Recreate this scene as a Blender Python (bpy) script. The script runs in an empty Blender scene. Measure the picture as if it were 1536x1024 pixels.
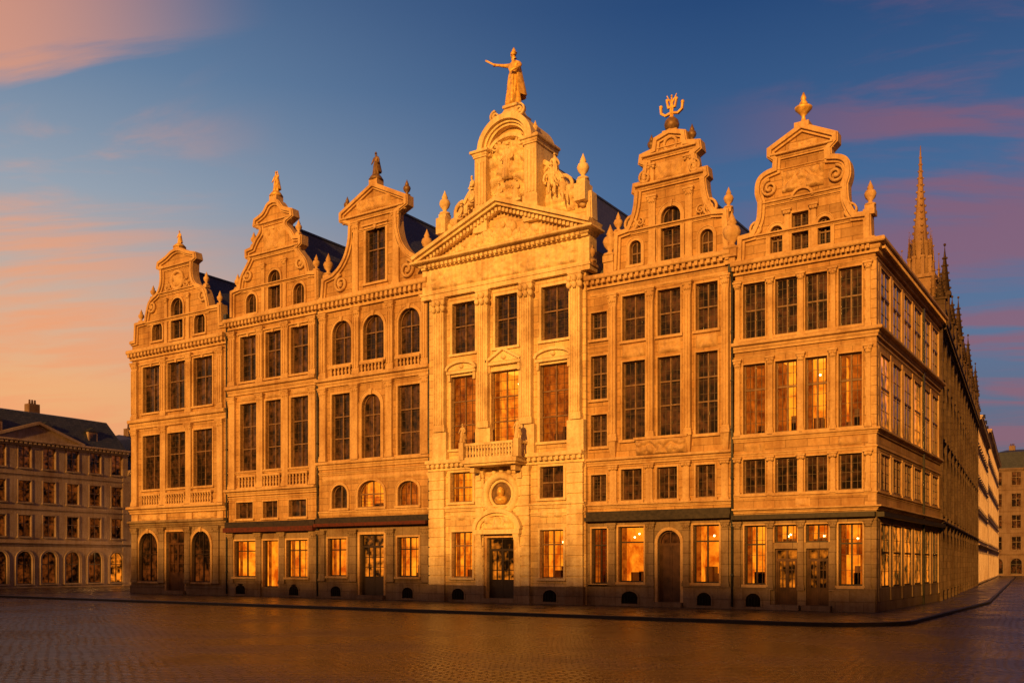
import bpy, bmesh, math, random
from mathutils import Vector, Matrix, noise
random.seed(7)
scene = bpy.context.scene
# ---------------------------------------------------------------- survey of the square
# World: main facades lie in the plane Y=0, right-hand corner of the row at the origin, side street along +Y.
CAMX, CAMY, CAMH = 8.69, -39.33, 2.0
F_ = 1430.0
def FX(px):      # photogrammetry: facade abscissa (m) of a measured column
    t = (px-768)/F_
    return -(14.37-37.63*t)/(0.8352+0.5499*t)
def FZ(px, y):   # height (m) on the facade plane
    return 2+(846-y)*(37.63-0.5499*FX(px))/F_
# ---------------------------------------------------------------- materials
MATS = []; MI = {}
def reg(m): MI[m.name] = len(MATS); MATS.append(m); return m
def newmat(name):
    m = bpy.data.materials.new(name); m.use_nodes = True
    nt = m.node_tree; nt.nodes.clear()
    out = nt.nodes.new('ShaderNodeOutputMaterial')
    return m, nt, out
def N(nt, t, **kw):
    n = nt.nodes.new(t)
    for k, v in kw.items():
        if k.startswith('i_'):
            n.inputs[k[2:].replace('_', ' ')].default_value = v
        else: setattr(n, k, v)
    return n
def ramp(nt, fac, stops, interp='LINEAR'):
    r = nt.nodes.new('ShaderNodeValToRGB'); r.color_ramp.interpolation = interp
    e = r.color_ramp.elements
    while len(e) < len(stops): e.new(0.5)
    for i, (p, c) in enumerate(stops):
        e[i].position = p; e[i].color = (*c, 1) if len(c) == 3 else c
    nt.links.new(fac, r.inputs[0]); return r
def mixc(nt, a, b, f, mode='MIX'):
    n = nt.nodes.new('ShaderNodeMix'); n.data_type = 'RGBA'; n.blend_type = mode
    for i, s in ((0, f), (6, a), (7, b)):
        if isinstance(s, bpy.types.NodeSocket): nt.links.new(s, n.inputs[i])
        else: n.inputs[i].default_value = s if i == 0 else (*s, 1)
    return n.outputs[2]
def math_(nt, op, a, b=None, c=None, clamp=False):
    n = nt.nodes.new('ShaderNodeMath'); n.operation = op; n.use_clamp = clamp
    for i, s in enumerate((a, b, c)):
        if s is None: continue
        if isinstance(s, bpy.types.NodeSocket): nt.links.new(s, n.inputs[i])
        else: n.inputs[i].default_value = s
    return n.outputs[0]
def facade_uv(nt):
    tc = N(nt, 'ShaderNodeTexCoord'); sx = N(nt, 'ShaderNodeSeparateXYZ')
    nt.links.new(tc.outputs['Object'], sx.inputs[0])
    u = math_(nt, 'ADD', sx.outputs[0], sx.outputs[1])
    cb = N(nt, 'ShaderNodeCombineXYZ'); nt.links.new(u, cb.inputs[0]); nt.links.new(sx.outputs[2], cb.inputs[1])
    return tc, cb, sx
def stone(name, base, bw=0.9, bh=0.36, mort=0.5, rough=0.8, joints=True):
    m, nt, out = newmat(name); L = nt.links.new
    p = N(nt, 'ShaderNodeBsdfPrincipled'); p.inputs['Roughness'].default_value = rough
    p.inputs['Specular IOR Level'].default_value = 0.2
    tc, uv, sx = facade_uv(nt)
    n1 = N(nt, 'ShaderNodeTexNoise', i_Scale=0.6, i_Detail=7.0, i_Roughness=.6); L(tc.outputs['Object'], n1.inputs['Vector'])
    n2 = N(nt, 'ShaderNodeTexNoise', i_Scale=9.0, i_Detail=8.0, i_Roughness=0.65); L(tc.outputs['Object'], n2.inputs['Vector'])
    mp = N(nt, 'ShaderNodeMapping'); mp.inputs['Scale'].default_value = (4, 0.3, 1); L(uv.outputs[0], mp.inputs[0])
    n3 = N(nt, 'ShaderNodeTexNoise', i_Scale=1.0, i_Detail=6.0); L(mp.outputs[0], n3.inputs['Vector'])
    d = (base[0]*.74, base[1]*.66, base[2]*.60); l = (min(1, base[0]*1.15), base[1]*1.17, base[2]*1.2)
    r1 = ramp(nt, n1.outputs[0], [(0.34, d), (0.50, base), (0.68, l)])
    r3 = ramp(nt, n3.outputs[0], [(0.35, (0.78, 0.70, 0.62)), (0.55, (1, 1, 1))])
    c = mixc(nt, r1.outputs[0], r3.outputs[0], 0.7, 'MULTIPLY')
    r2 = ramp(nt, n2.outputs[0], [(0.3, (0.74, 0.68, 0.62)), (0.6, (1.05, 1.05, 1.05))])
    c = mixc(nt, c, r2.outputs[0], 0.75, 'MULTIPLY')
    h = n2.outputs[0]
    if joints:
        br = N(nt, 'ShaderNodeTexBrick'); L(uv.outputs[0], br.inputs['Vector'])
        br.inputs['Scale'].default_value = 1; br.inputs['Brick Width'].default_value = bw; br.inputs['Row Height'].default_value = bh
        br.inputs['Mortar Size'].default_value = 0.013; br.inputs['Mortar Smooth'].default_value = 0.3
        br.inputs['Color1'].default_value = (0.78, 0.75, 0.72, 1); br.inputs['Color2'].default_value = (1.08, 1.05, 1.0, 1); br.inputs['Mortar'].default_value = (mort, mort*.95, mort*.9, 1)
        c = mixc(nt, c, br.outputs[0], 0.85, 'MULTIPLY')
        hh = math_(nt, 'SUBTRACT', 1.0, br.outputs[1]); h = math_(nt, 'MULTIPLY_ADD', n2.outputs[0], 0.5, hh)
    L(c, p.inputs['Base Color'])
    bp = N(nt, 'ShaderNodeBump', i_Strength=0.6, i_Distance=0.035); L(h, bp.inputs['Height']); L(bp.outputs[0], p.inputs['Normal'])
    L(p.outputs[0], out.inputs[0]); return reg(m)
def plain(name, col, rough=0.5, metal=0.0, nscale=6.0, var=0.5, bump=0.2, spec=0.5):
    m, nt, out = newmat(name); L = nt.links.new
    p = N(nt, 'ShaderNodeBsdfPrincipled'); p.inputs['Metallic'].default_value = metal; p.inputs['Specular IOR Level'].default_value = spec
    tc = N(nt, 'ShaderNodeTexCoord'); n = N(nt, 'ShaderNodeTexNoise', i_Scale=nscale, i_Detail=6.0); L(tc.outputs['Object'], n.inputs['Vector'])
    r = ramp(nt, n.outputs[0], [(0.3, tuple(c*(1-var) for c in col)), (0.7, tuple(min(1, c*(1+var*.5)) for c in col))])
    L(r.outputs[0], p.inputs['Base Color'])
    rr = math_(nt, 'MULTIPLY_ADD', n.outputs[0], 0.3, rough-0.15); L(rr, p.inputs['Roughness'])
    bp = N(nt, 'ShaderNodeBump', i_Strength=bump, i_Distance=0.02); L(n.outputs[0], bp.inputs['Height']); L(bp.outputs[0], p.inputs['Normal'])
    L(p.outputs[0], out.inputs[0]); return reg(m)
stone('limestone', (0.50, 0.325, 0.16)); stone('limestone_warm', (0.53, 0.34, 0.16)); stone('limestone_pale', (0.76, 0.59, 0.34))
stone('trim_stone', (0.60, 0.41, 0.215), joints=False); stone('trim_pale', (0.80, 0.65, 0.40), joints=False)
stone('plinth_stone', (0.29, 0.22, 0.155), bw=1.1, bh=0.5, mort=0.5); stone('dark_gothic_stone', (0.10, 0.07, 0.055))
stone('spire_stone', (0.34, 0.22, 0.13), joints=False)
stone('render_wall', (0.30, 0.235, 0.21), joints=False); stone('pale_render', (0.52, 0.42, 0.40), joints=False); stone('brown_render', (0.20, 0.14, 0.11), joints=False)
plain('joinery', (0.22, 0.13, 0.07), 0.5); plain('dark_joinery', (0.035, 0.022, 0.014), 0.45, var=.3)
plain('glazing_bar', (0.10, 0.06, 0.035), 0.5)
plain('door_wood', (0.10, 0.045, 0.02), 0.45, nscale=3); plain('fascia_dark', (0.03, 0.022, 0.018), 0.5)
plain('red_awning', (0.09, 0.014, 0.008), 0.8)
plain('iron', (0.02, 0.02, 0.02), 0.4, metal=0.7); plain('gilt', (0.88, 0.52, 0.14), 0.5, metal=0.25, var=.45); plain('bronze', (0.22, 0.13, 0.06), 0.5, metal=0.2)
plain('lead', (0.05, 0.06, 0.075), 0.45, metal=0.3); plain('void_shade', (0.012, 0.009, 0.007), 0.9, spec=.1)  # last material: flat dark colour painted as the shade inside openings
m, nt, out = newmat('slate'); L = nt.links.new
p = N(nt, 'ShaderNodeBsdfPrincipled'); p.inputs['Roughness'].default_value = 0.5
tc, uv, sx = facade_uv(nt)
br = N(nt, 'ShaderNodeTexBrick'); L(uv.outputs[0], br.inputs['Vector']); br.inputs['Scale'].default_value = 1
br.inputs['Brick Width'].default_value = .3; br.inputs['Row Height'].default_value = .2; br.inputs['Mortar Size'].default_value = .012
br.inputs['Color1'].default_value = (.030, .040, .06, 1); br.inputs['Color2'].default_value = (.055, .065, .09, 1); br.inputs['Mortar'].default_value = (.01, .01, .013, 1)
L(br.outputs[0], p.inputs['Base Color']); bp = N(nt, 'ShaderNodeBump', i_Strength=.6, i_Distance=.02); L(br.outputs[1], bp.inputs['Height']); bp.invert = True
L(bp.outputs[0], p.inputs['Normal']); L(p.outputs[0], out.inputs[0]); reg(m)
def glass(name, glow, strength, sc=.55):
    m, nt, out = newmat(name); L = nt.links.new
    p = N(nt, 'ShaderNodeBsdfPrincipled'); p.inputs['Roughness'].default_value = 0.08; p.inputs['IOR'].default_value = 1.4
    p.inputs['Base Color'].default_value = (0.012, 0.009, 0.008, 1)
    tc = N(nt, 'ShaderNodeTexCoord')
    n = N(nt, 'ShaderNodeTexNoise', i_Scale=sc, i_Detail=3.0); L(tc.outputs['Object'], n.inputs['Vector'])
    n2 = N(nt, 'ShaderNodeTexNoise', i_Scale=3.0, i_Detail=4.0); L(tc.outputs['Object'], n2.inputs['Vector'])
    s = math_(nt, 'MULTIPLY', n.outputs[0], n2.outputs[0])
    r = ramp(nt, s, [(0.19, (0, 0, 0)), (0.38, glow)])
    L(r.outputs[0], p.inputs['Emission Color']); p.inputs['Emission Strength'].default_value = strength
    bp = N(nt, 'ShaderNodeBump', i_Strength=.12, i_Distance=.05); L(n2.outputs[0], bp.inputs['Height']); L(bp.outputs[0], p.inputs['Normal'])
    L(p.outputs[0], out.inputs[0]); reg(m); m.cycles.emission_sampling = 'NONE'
glass('dark_glass', (0.34, 0.07, 0.008), 0.45); glass('amber_glow_glass', (1.0, 0.24, 0.012), 1.1)  # orange glow of rooms behind is put into the panes themselves
m, nt, out = newmat('clear_glass'); L = nt.links.new
tr = N(nt, 'ShaderNodeBsdfTransparent'); tr.inputs[0].default_value = (.94, .92, .88, 1)
gl = N(nt, 'ShaderNodeBsdfGlossy'); gl.inputs['Roughness'].default_value = .04
fr = N(nt, 'ShaderNodeFresnel', i_IOR=1.4); mx = N(nt, 'ShaderNodeMixShader'); L(fr.outputs[0], mx.inputs[0]); L(tr.outputs[0], mx.inputs[1]); L(gl.outputs[0], mx.inputs[2]); L(mx.outputs[0], out.inputs[0]); reg(m)
def emis(name, c0, c1, st, sc=0.8, samp='NONE'):
    m, nt, out = newmat(name); L = nt.links.new
    tc = N(nt, 'ShaderNodeTexCoord'); n = N(nt, 'ShaderNodeTexNoise', i_Scale=sc, i_Detail=5.0, i_Roughness=.6); L(tc.outputs['Object'], n.inputs['Vector'])
    r = ramp(nt, n.outputs[0], [(0.38, c0), (0.62, c1)])
    e = N(nt, 'ShaderNodeEmission'); e.inputs[1].default_value = st; L(r.outputs[0], e.inputs[0]); L(e.outputs[0], out.inputs[0]); reg(m); m.cycles.emission_sampling = samp
emis('room_wall_glow', (0.42, 0.055, 0.001), (1.0, 0.27, 0.01), 1.7, 1.1)  # room surfaces glow by themselves, lamplight put into the material
emis('room_ceiling_glow', (0.9, 0.24, 0.01), (1.0, 0.36, 0.025), 2.0)
emis('room_dim_glow', (0.14, 0.018, 0.0005), (0.60, 0.11, 0.004), 1.2, 1.3)
emis('curtain_glow', (0.30, 0.035, 0.001), (0.70, 0.13, 0.005), 0.7, 3)  # curtains emit too, the room's lamplight put into their colour
emis('bulb', (1.0, 0.6, 0.2), (1.0, 0.65, 0.25), 12.0)
# ---------------------------------------------------------------- mesh builder
class MB:
    def __init__(s, M=None): s.v = []; s.f = []; s.m = []; s.sm = []; s.M = M or Matrix()
    def add(s, vs, fs, mat, sm=False):
        o = len(s.v); s.v += [s.M @ Vector(v) for v in vs]
        for f in fs: s.f.append([i+o for i in f]); s.m.append(MI[mat]); s.sm.append(sm)
    def obj(s, name, parent=None):
        if not s.f: return None
        me = bpy.data.meshes.new(name); me.from_pydata([tuple(v) for v in s.v], [], s.f)
        used = sorted(set(s.m)); mp = {u: i for i, u in enumerate(used)}
        for u in used: me.materials.append(MATS[u])
        me.polygons.foreach_set('material_index', [mp[i] for i in s.m]); me.polygons.foreach_set('use_smooth', s.sm)
        if name != 'window_glass':
            bm = bmesh.new(); bm.from_mesh(me); bmesh.ops.recalc_face_normals(bm, faces=bm.faces); bm.to_mesh(me); bm.free()
        ob = bpy.data.objects.new(name, me); scene.collection.objects.link(ob)
        if parent: ob.parent = parent
        return ob
def box(b, x0, x1, y0, y1, z0, z1, m):
    b.add([(x0, y0, z0), (x1, y0, z0), (x1, y1, z0), (x0, y1, z0), (x0, y0, z1), (x1, y0, z1), (x1, y1, z1), (x0, y1, z1)],
          [(0, 3, 2, 1), (4, 5, 6, 7), (0, 1, 5, 4), (1, 2, 6, 5), (2, 3, 7, 6), (3, 0, 4, 7)], m)
def frust(b, cx, y0, y1, z0, z1, w0, w1, d0, d1, m):   # flaring block on the wall (capital)
    b.add([(cx-w0, y1-d0, z0), (cx+w0, y1-d0, z0), (cx+w0, y1, z0), (cx-w0, y1, z0), (cx-w1, y1-d1, z1), (cx+w1, y1-d1, z1), (cx+w1, y1, z1), (cx-w1, y1, z1)],
          [(0, 3, 2, 1), (4, 5, 6, 7), (0, 1, 5, 4), (1, 2, 6, 5), (2, 3, 7, 6), (3, 0, 4, 7)], m)
def sweep(b, path, prof, m):     # plan path (x,y); profile (out,z); out = right-hand side
    n = len(path); P = [Vector(p) for p in path]; vs = []; k = len(prof)
    for i in range(n):
        ds = []
        if i > 0: ds.append((P[i]-P[i-1]).normalized())
        if i < n-1: ds.append((P[i+1]-P[i]).normalized())
        ns = [Vector((d.y, -d.x)) for d in ds]; nn = sum(ns, Vector((0, 0))).normalized(); sc = 1/max(.4, nn.dot(ns[0]))
        for o, z in prof: vs.append((P[i].x+nn.x*o*sc, P[i].y+nn.y*o*sc, z))
    fs = []
    for i in range(n-1):
        for j in range(k):
            a = i*k+j; c = i*k+(j+1) % k; fs.append((a, c, c+k, a+k))
    fs.append(tuple(range(k))); fs.append(tuple(range((n-1)*k, n*k)))
    b.add(vs, fs, m)
def cprof(z0, z1, p):
    h = z1-z0
    return [(-.01, z0), (.3*p, z0), (.3*p, z0+.22*h), (.42*p, z0+.3*h), (.5*p, z0+.45*h), (.5*p, z0+.55*h), (.92*p, z0+.62*h), (p, z0+.7*h), (p, z0+.9*h), (.9*p, z1), (-.01, z1)]
def band(b, pts, a, c, y0, y1, m, sm=False):   # band following a line drawn on the wall (x,z); offsets to left-hand side
    n = len(pts); P = [Vector(p) for p in pts]; vs = []
    for i in range(n):
        ns = []
        if i > 0: d = (P[i]-P[i-1]).normalized(); ns.append(Vector((-d.y, d.x)))
        if i < n-1: d = (P[i+1]-P[i]).normalized(); ns.append(Vector((-d.y, d.x)))
        nn = sum(ns, Vector((0, 0)))
        nn = nn.normalized() if nn.length > 1e-4 else ns[0]
        sc = 1/max(.6, nn.dot(ns[0]))
        for o, y in ((a, y0), (c, y0), (c, y1), (a, y1)):
            q = P[i]+nn*o*sc; vs.append((q.x, y, q.y))
    fs = []
    for i in range(n-1):
        for j in range(4):
            q = i*4+j; r = i*4+(j+1) % 4; fs.append((q, r, r+4, q+4))
    fs += [(0, 1, 2, 3), tuple(range(4*n-4, 4*n))]
    b.add(vs, fs, m, sm)
def lathe(b, cx, cy, cz, prof, m, seg=12, sc=1.0, szz=1.0, folds=None):
    vs = []; k = len(prof)
    for r, z in prof:
        for i in range(seg):
            a = 2*math.pi*i/seg; rr = r*sc*(1+(folds*math.cos(a*5) if folds else 0))
            vs.append((cx+rr*math.cos(a), cy+rr*math.sin(a), cz+z*szz))
    fs = []
    for j in range(k-1):
        for i in range(seg):
            i2 = (i+1) % seg; fs.append((j*seg+i, j*seg+i2, (j+1)*seg+i2, (j+1)*seg+i))
    fs += [tuple(range(seg)), tuple(range((k-1)*seg, k*seg))]
    b.add(vs, fs, m, True)
URN = [(.02, 0), (.30, 0), (.30, .07), (.14, .11), (.10, .18), (.26, .32), (.32, .46), (.26, .58), (.13, .64), (.18, .69), (.12, .80), (.06, .90), (.01, 1)]
BAL = [(.07, 0), (.07, .08), (.035, .14), (.085, .34), (.06, .55), (.03, .78), (.07, .9), (.07, 1)]
def urn(b, x, y, z, h, m):
    box(b, x-.17*h*.9, x+.17*h*.9, y-.17*h*.9, y+.17*h*.9, z-.02, z+.16*h, m)
    lathe(b, x, y, z+.16*h, URN, m, 12, h*.62, h*.84)
def ball(b, c, r, m, sx=1, sz=1, seg=8):
    pr = [(max(.01, math.sin(math.pi*i/6))*r, -math.cos(math.pi*i/6)*r*sz) for i in range(7)]
    lathe(b, c[0], c[1], c[2], pr, m, seg)
def ring(b, cx, cz, y, R, r, m, a0=0, a1=2*math.pi, n=28, ysc=1.0):
    vs = []; fs = []; full = abs(a1-a0-2*math.pi) < 1e-3
    for i in range(n+(0 if full else 1)):
        a = a0+(a1-a0)*i/n
        for j in range(6):
            t = math.pi*2*j/6; rr = R+r*math.cos(t); vs.append((cx+rr*math.cos(a), y-r*math.sin(t)*ysc, cz+rr*math.sin(a)))
    cnt = len(vs)//6
    for i in range(n):
        for j in range(6):
            i2 = (i+1) % cnt; fs.append((i*6+j, i*6+(j+1) % 6, i2*6+(j+1) % 6, i2*6+j))
    b.add(vs, fs, m, True)
def volute(b, cx, cz, y, R, m, sgn=1, turns=1.6):
    pts = []
    for i in range(26):
        t = i/25; a = math.pi/2+sgn*t*turns*2*math.pi; r = R*(1-t*.8); pts.append((cx+r*math.cos(a), cz+r*math.sin(a)))
    band(b, pts, -.05*R/.4, .05*R/.4, y-.16, y+.02, m, True)
    ball(b, (cx, y-.07, cz), R*.22, m)
def relief(b, x0, x1, z0, z1, y, dep, m, seed=0, cell=.075):
    nx = max(6, min(90, int((x1-x0)/cell))); nz = max(4, min(50, int((z1-z0)/cell))); vs = []; fs = []
    cx = (x0+x1)/2
    for j in range(nz+1):
        for i in range(nx+1):
            x = x0+(x1-x0)*i/nx; z = z0+(z1-z0)*j/nz; ax = abs(x-cx)
            h = abs(noise.noise(Vector((ax*2.6, seed*3.1, z*2.6))))*1.6+.6*abs(noise.noise(Vector((ax*6, seed, z*6))))
            h += .4*max(0, math.sin(ax*7+math.sin(z*6+seed)*1.8))
            edge = min(i, nx-i, j, nz-j); h = 0 if edge == 0 else h
            vs.append((x, y-dep*1.4*min(1, h)-.003, z))
    for j in range(nz):
        for i in range(nx): a = j*(nx+1)+i; fs.append((a, a+1, a+nx+2, a+nx+1))
    b.add(vs, fs, m, True)
def scroll(b, cx, cz, y, R, m, sg=1):     # carved acanthus scroll: spiral stem with leaves
    volute(b, cx, cz, y, R, m, sg, 1.3)
    for k in range(6):
        a = math.pi/2+sg*k*1.0; r = R*(1.15-.06*k); ball(b, (cx+r*math.cos(a), y-.04, cz+r*math.sin(a)), R*.2, m, sz=1.4, seg=6)
def garland(b, x0, x1, z, drop, y, m):
    for i in range(15):
        t = i/14; ball(b, (x0+(x1-x0)*t, y-.05, z-drop*4*t*(1-t)), .05+.05*math.sin(math.pi*t), m, seg=6)
def prism(b, pts, y0, y1, m):
    n = len(pts); b.add([(x, y0, z) for x, z in pts]+[(x, y1, z) for x, z in pts], [tuple(range(n)), tuple(range(n, 2*n))]+[(i, (i+1) % n, (i+1) % n+n, i+n) for i in range(n)], m)
def wallmesh(b, outline, holes, y0, th, m):
    cu = bpy.data.curves.new('tmp', 'CURVE'); cu.dimensions = '2D'; cu.fill_mode = 'BOTH'; cu.extrude = th/2
    for lp in [outline]+holes:
        sp = cu.splines.new('POLY'); sp.points.add(len(lp)-1); sp.use_cyclic_u = True
        for i, (x, z) in enumerate(lp): sp.points[i].co = (x, z, 0, 1)
    ob = bpy.data.objects.new('tmp', cu); scene.collection.objects.link(ob)
    dg = bpy.context.evaluated_depsgraph_get(); me = bpy.data.meshes.new_from_object(ob.evaluated_get(dg))
    b.add([(v.co.x, y0+th/2+v.co.z, v.co.y) for v in me.vertices], [tuple(p.vertices) for p in me.polygons], m)
    bpy.data.objects.remove(ob); bpy.data.meshes.remove(me)
def smooth_profile(items):
    out = []
    P = [(q[0], q[1]) for q in items]; S = [len(q) > 2 for q in items]
    for i in range(len(P)-1):
        out.append(P[i])
        if S[i] or S[i+1]:
            p0 = P[i-1] if (S[i] and i > 0) else P[i]; p1 = P[i]; p2 = P[i+1]; p3 = P[i+2] if (S[i+1] and i+2 < len(P)) else P[i+1]
            for k in range(1, 4):
                t = k/4
                out.append(tuple(.5*((2*p1[c])+(-p0[c]+p2[c])*t+(2*p0[c]-5*p1[c]+4*p2[c]-p3[c])*t*t+(-p0[c]+3*p1[c]-3*p2[c]+p3[c])*t**3) for c in (0, 1)))
    out.append(P[-1]); return out
def figure(b, loc, h, m, arm_l=((-.16, 0, .68), (-.19, -.04, .56), (-.17, -.1, .50)), arm_r=((.16, 0, .66), (.18, -.05, .54), (.12, -.12, .50)), robe=True, rz=0, seated=False, hands=False, head_hat=True):
    J = [(0, 0, .52), (0, 0, .62), (0, -.005, .73), (0, 0, .815), (0, -.01, .865), (0, -.012, .93)]
    R = [.08, .066, .09, .032, .048, .044]; E = [(0, 1), (1, 2), (2, 3), (3, 4), (4, 5)]
    for s, arm in ((-1, arm_l), (1, arm_r)):
        i = len(J); J.append((s*.10, 0, .775)); R.append(.045); E.append((2, i))
        for q, r in zip(arm, (.036, .027, .026)): J.append(q); R.append(r); E.append((len(J)-2, len(J)-1))
        if hands:
            q = Vector(arm[2]); d = (q-Vector(arm[1])).normalized(); ih = len(J)-1
            for k in range(5):
                o = Vector((0, 0, (k-2)*.012)); i0 = len(J); J.append(tuple(q+o+d*.02)); R.append(.009); E.append((ih, i0))
                J.append(tuple(q+o*1.3+d*(.05-.004*abs(k-2)))); R.append(.006); E.append((i0, i0+1))
    for s in (-1, 1):
        leg = [(s*.05, 0, .47), (s*.07, -.16, .45), (s*.07, -.17, .22), (s*.07, -.24, .2)] if seated else [(s*.055, 0, .46), (s*.06, -.03*(1+s), .27), (s*.065, 0, .05), (s*.075, -.07, .03)]
        for k, (q, r) in enumerate(zip(leg, (.06, .045, .028, .02))): J.append(q); R.append(r); E.append((0 if k == 0 else len(J)-2, len(J)-1))
    bm = bmesh.new(); sk = bm.verts.layers.skin.verify(); V = []
    for q, r in zip(J, R): v = bm.verts.new(q); v[sk].radius = (r, r); V.append(v)
    V[0][sk].use_root = True
    for a, c in E: bm.edges.new((V[a], V[c]))
    me = bpy.data.meshes.new('t'); bm.to_mesh(me); bm.free(); ob = bpy.data.objects.new('t', me); scene.collection.objects.link(ob)
    ob.modifiers.new('s', 'SKIN'); sb = ob.modifiers.new('u', 'SUBSURF'); sb.levels = 1
    dg = bpy.context.evaluated_depsgraph_get(); e = bpy.data.meshes.new_from_object(ob.evaluated_get(dg))
    T = Matrix.Translation(loc) @ Matrix.Rotation(rz, 4, 'Z') @ Matrix.Scale(h, 4)
    b.add([T @ v.co for v in e.vertices], [tuple(p.vertices) for p in e.polygons], m, True)
    bpy.data.objects.remove(ob); bpy.data.meshes.remove(e)
    x, y, z = loc
    if robe and not seated:
        lathe(b, x, y, z, [(.14, 0), (.135, .1), (.11, .3), (.10, .45), (.082, .58), (.07, .62)], m, 40, h, h, .16)
        vs = []; fs = []
        for j in range(9):
            for i in range(13):
                a = -.25*math.pi+1.5*math.pi*i/12*.9; t = j/8; rr = (.10+.085*t)*(1+.12*math.sin(i*2.4+t))
                q = T @ Vector((rr*math.cos(a)+.03*t, rr*math.sin(a)*.8+.02+.04*t, .80-.62*t)); vs.append(q)
        for j in range(8):
            for i in range(12): k = j*13+i; fs.append((k, k+1, k+14, k+13))
        b.add(vs, fs, m, True)
    if head_hat:
        lathe(b, x, y-.012*h, z+.945*h, [(.055, -.01), (.05, .01), (.035, .045), (.01, .07)], m, 10, h, h)
    for s in (-.018, .018):
        q = T @ Vector((s, -.056, .905)); ball(b, tuple(q), .009*h, m, seg=6)
    q = T @ Vector((0, -.062, .89)); ball(b, tuple(q), .011*h, m, seg=6)
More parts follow.
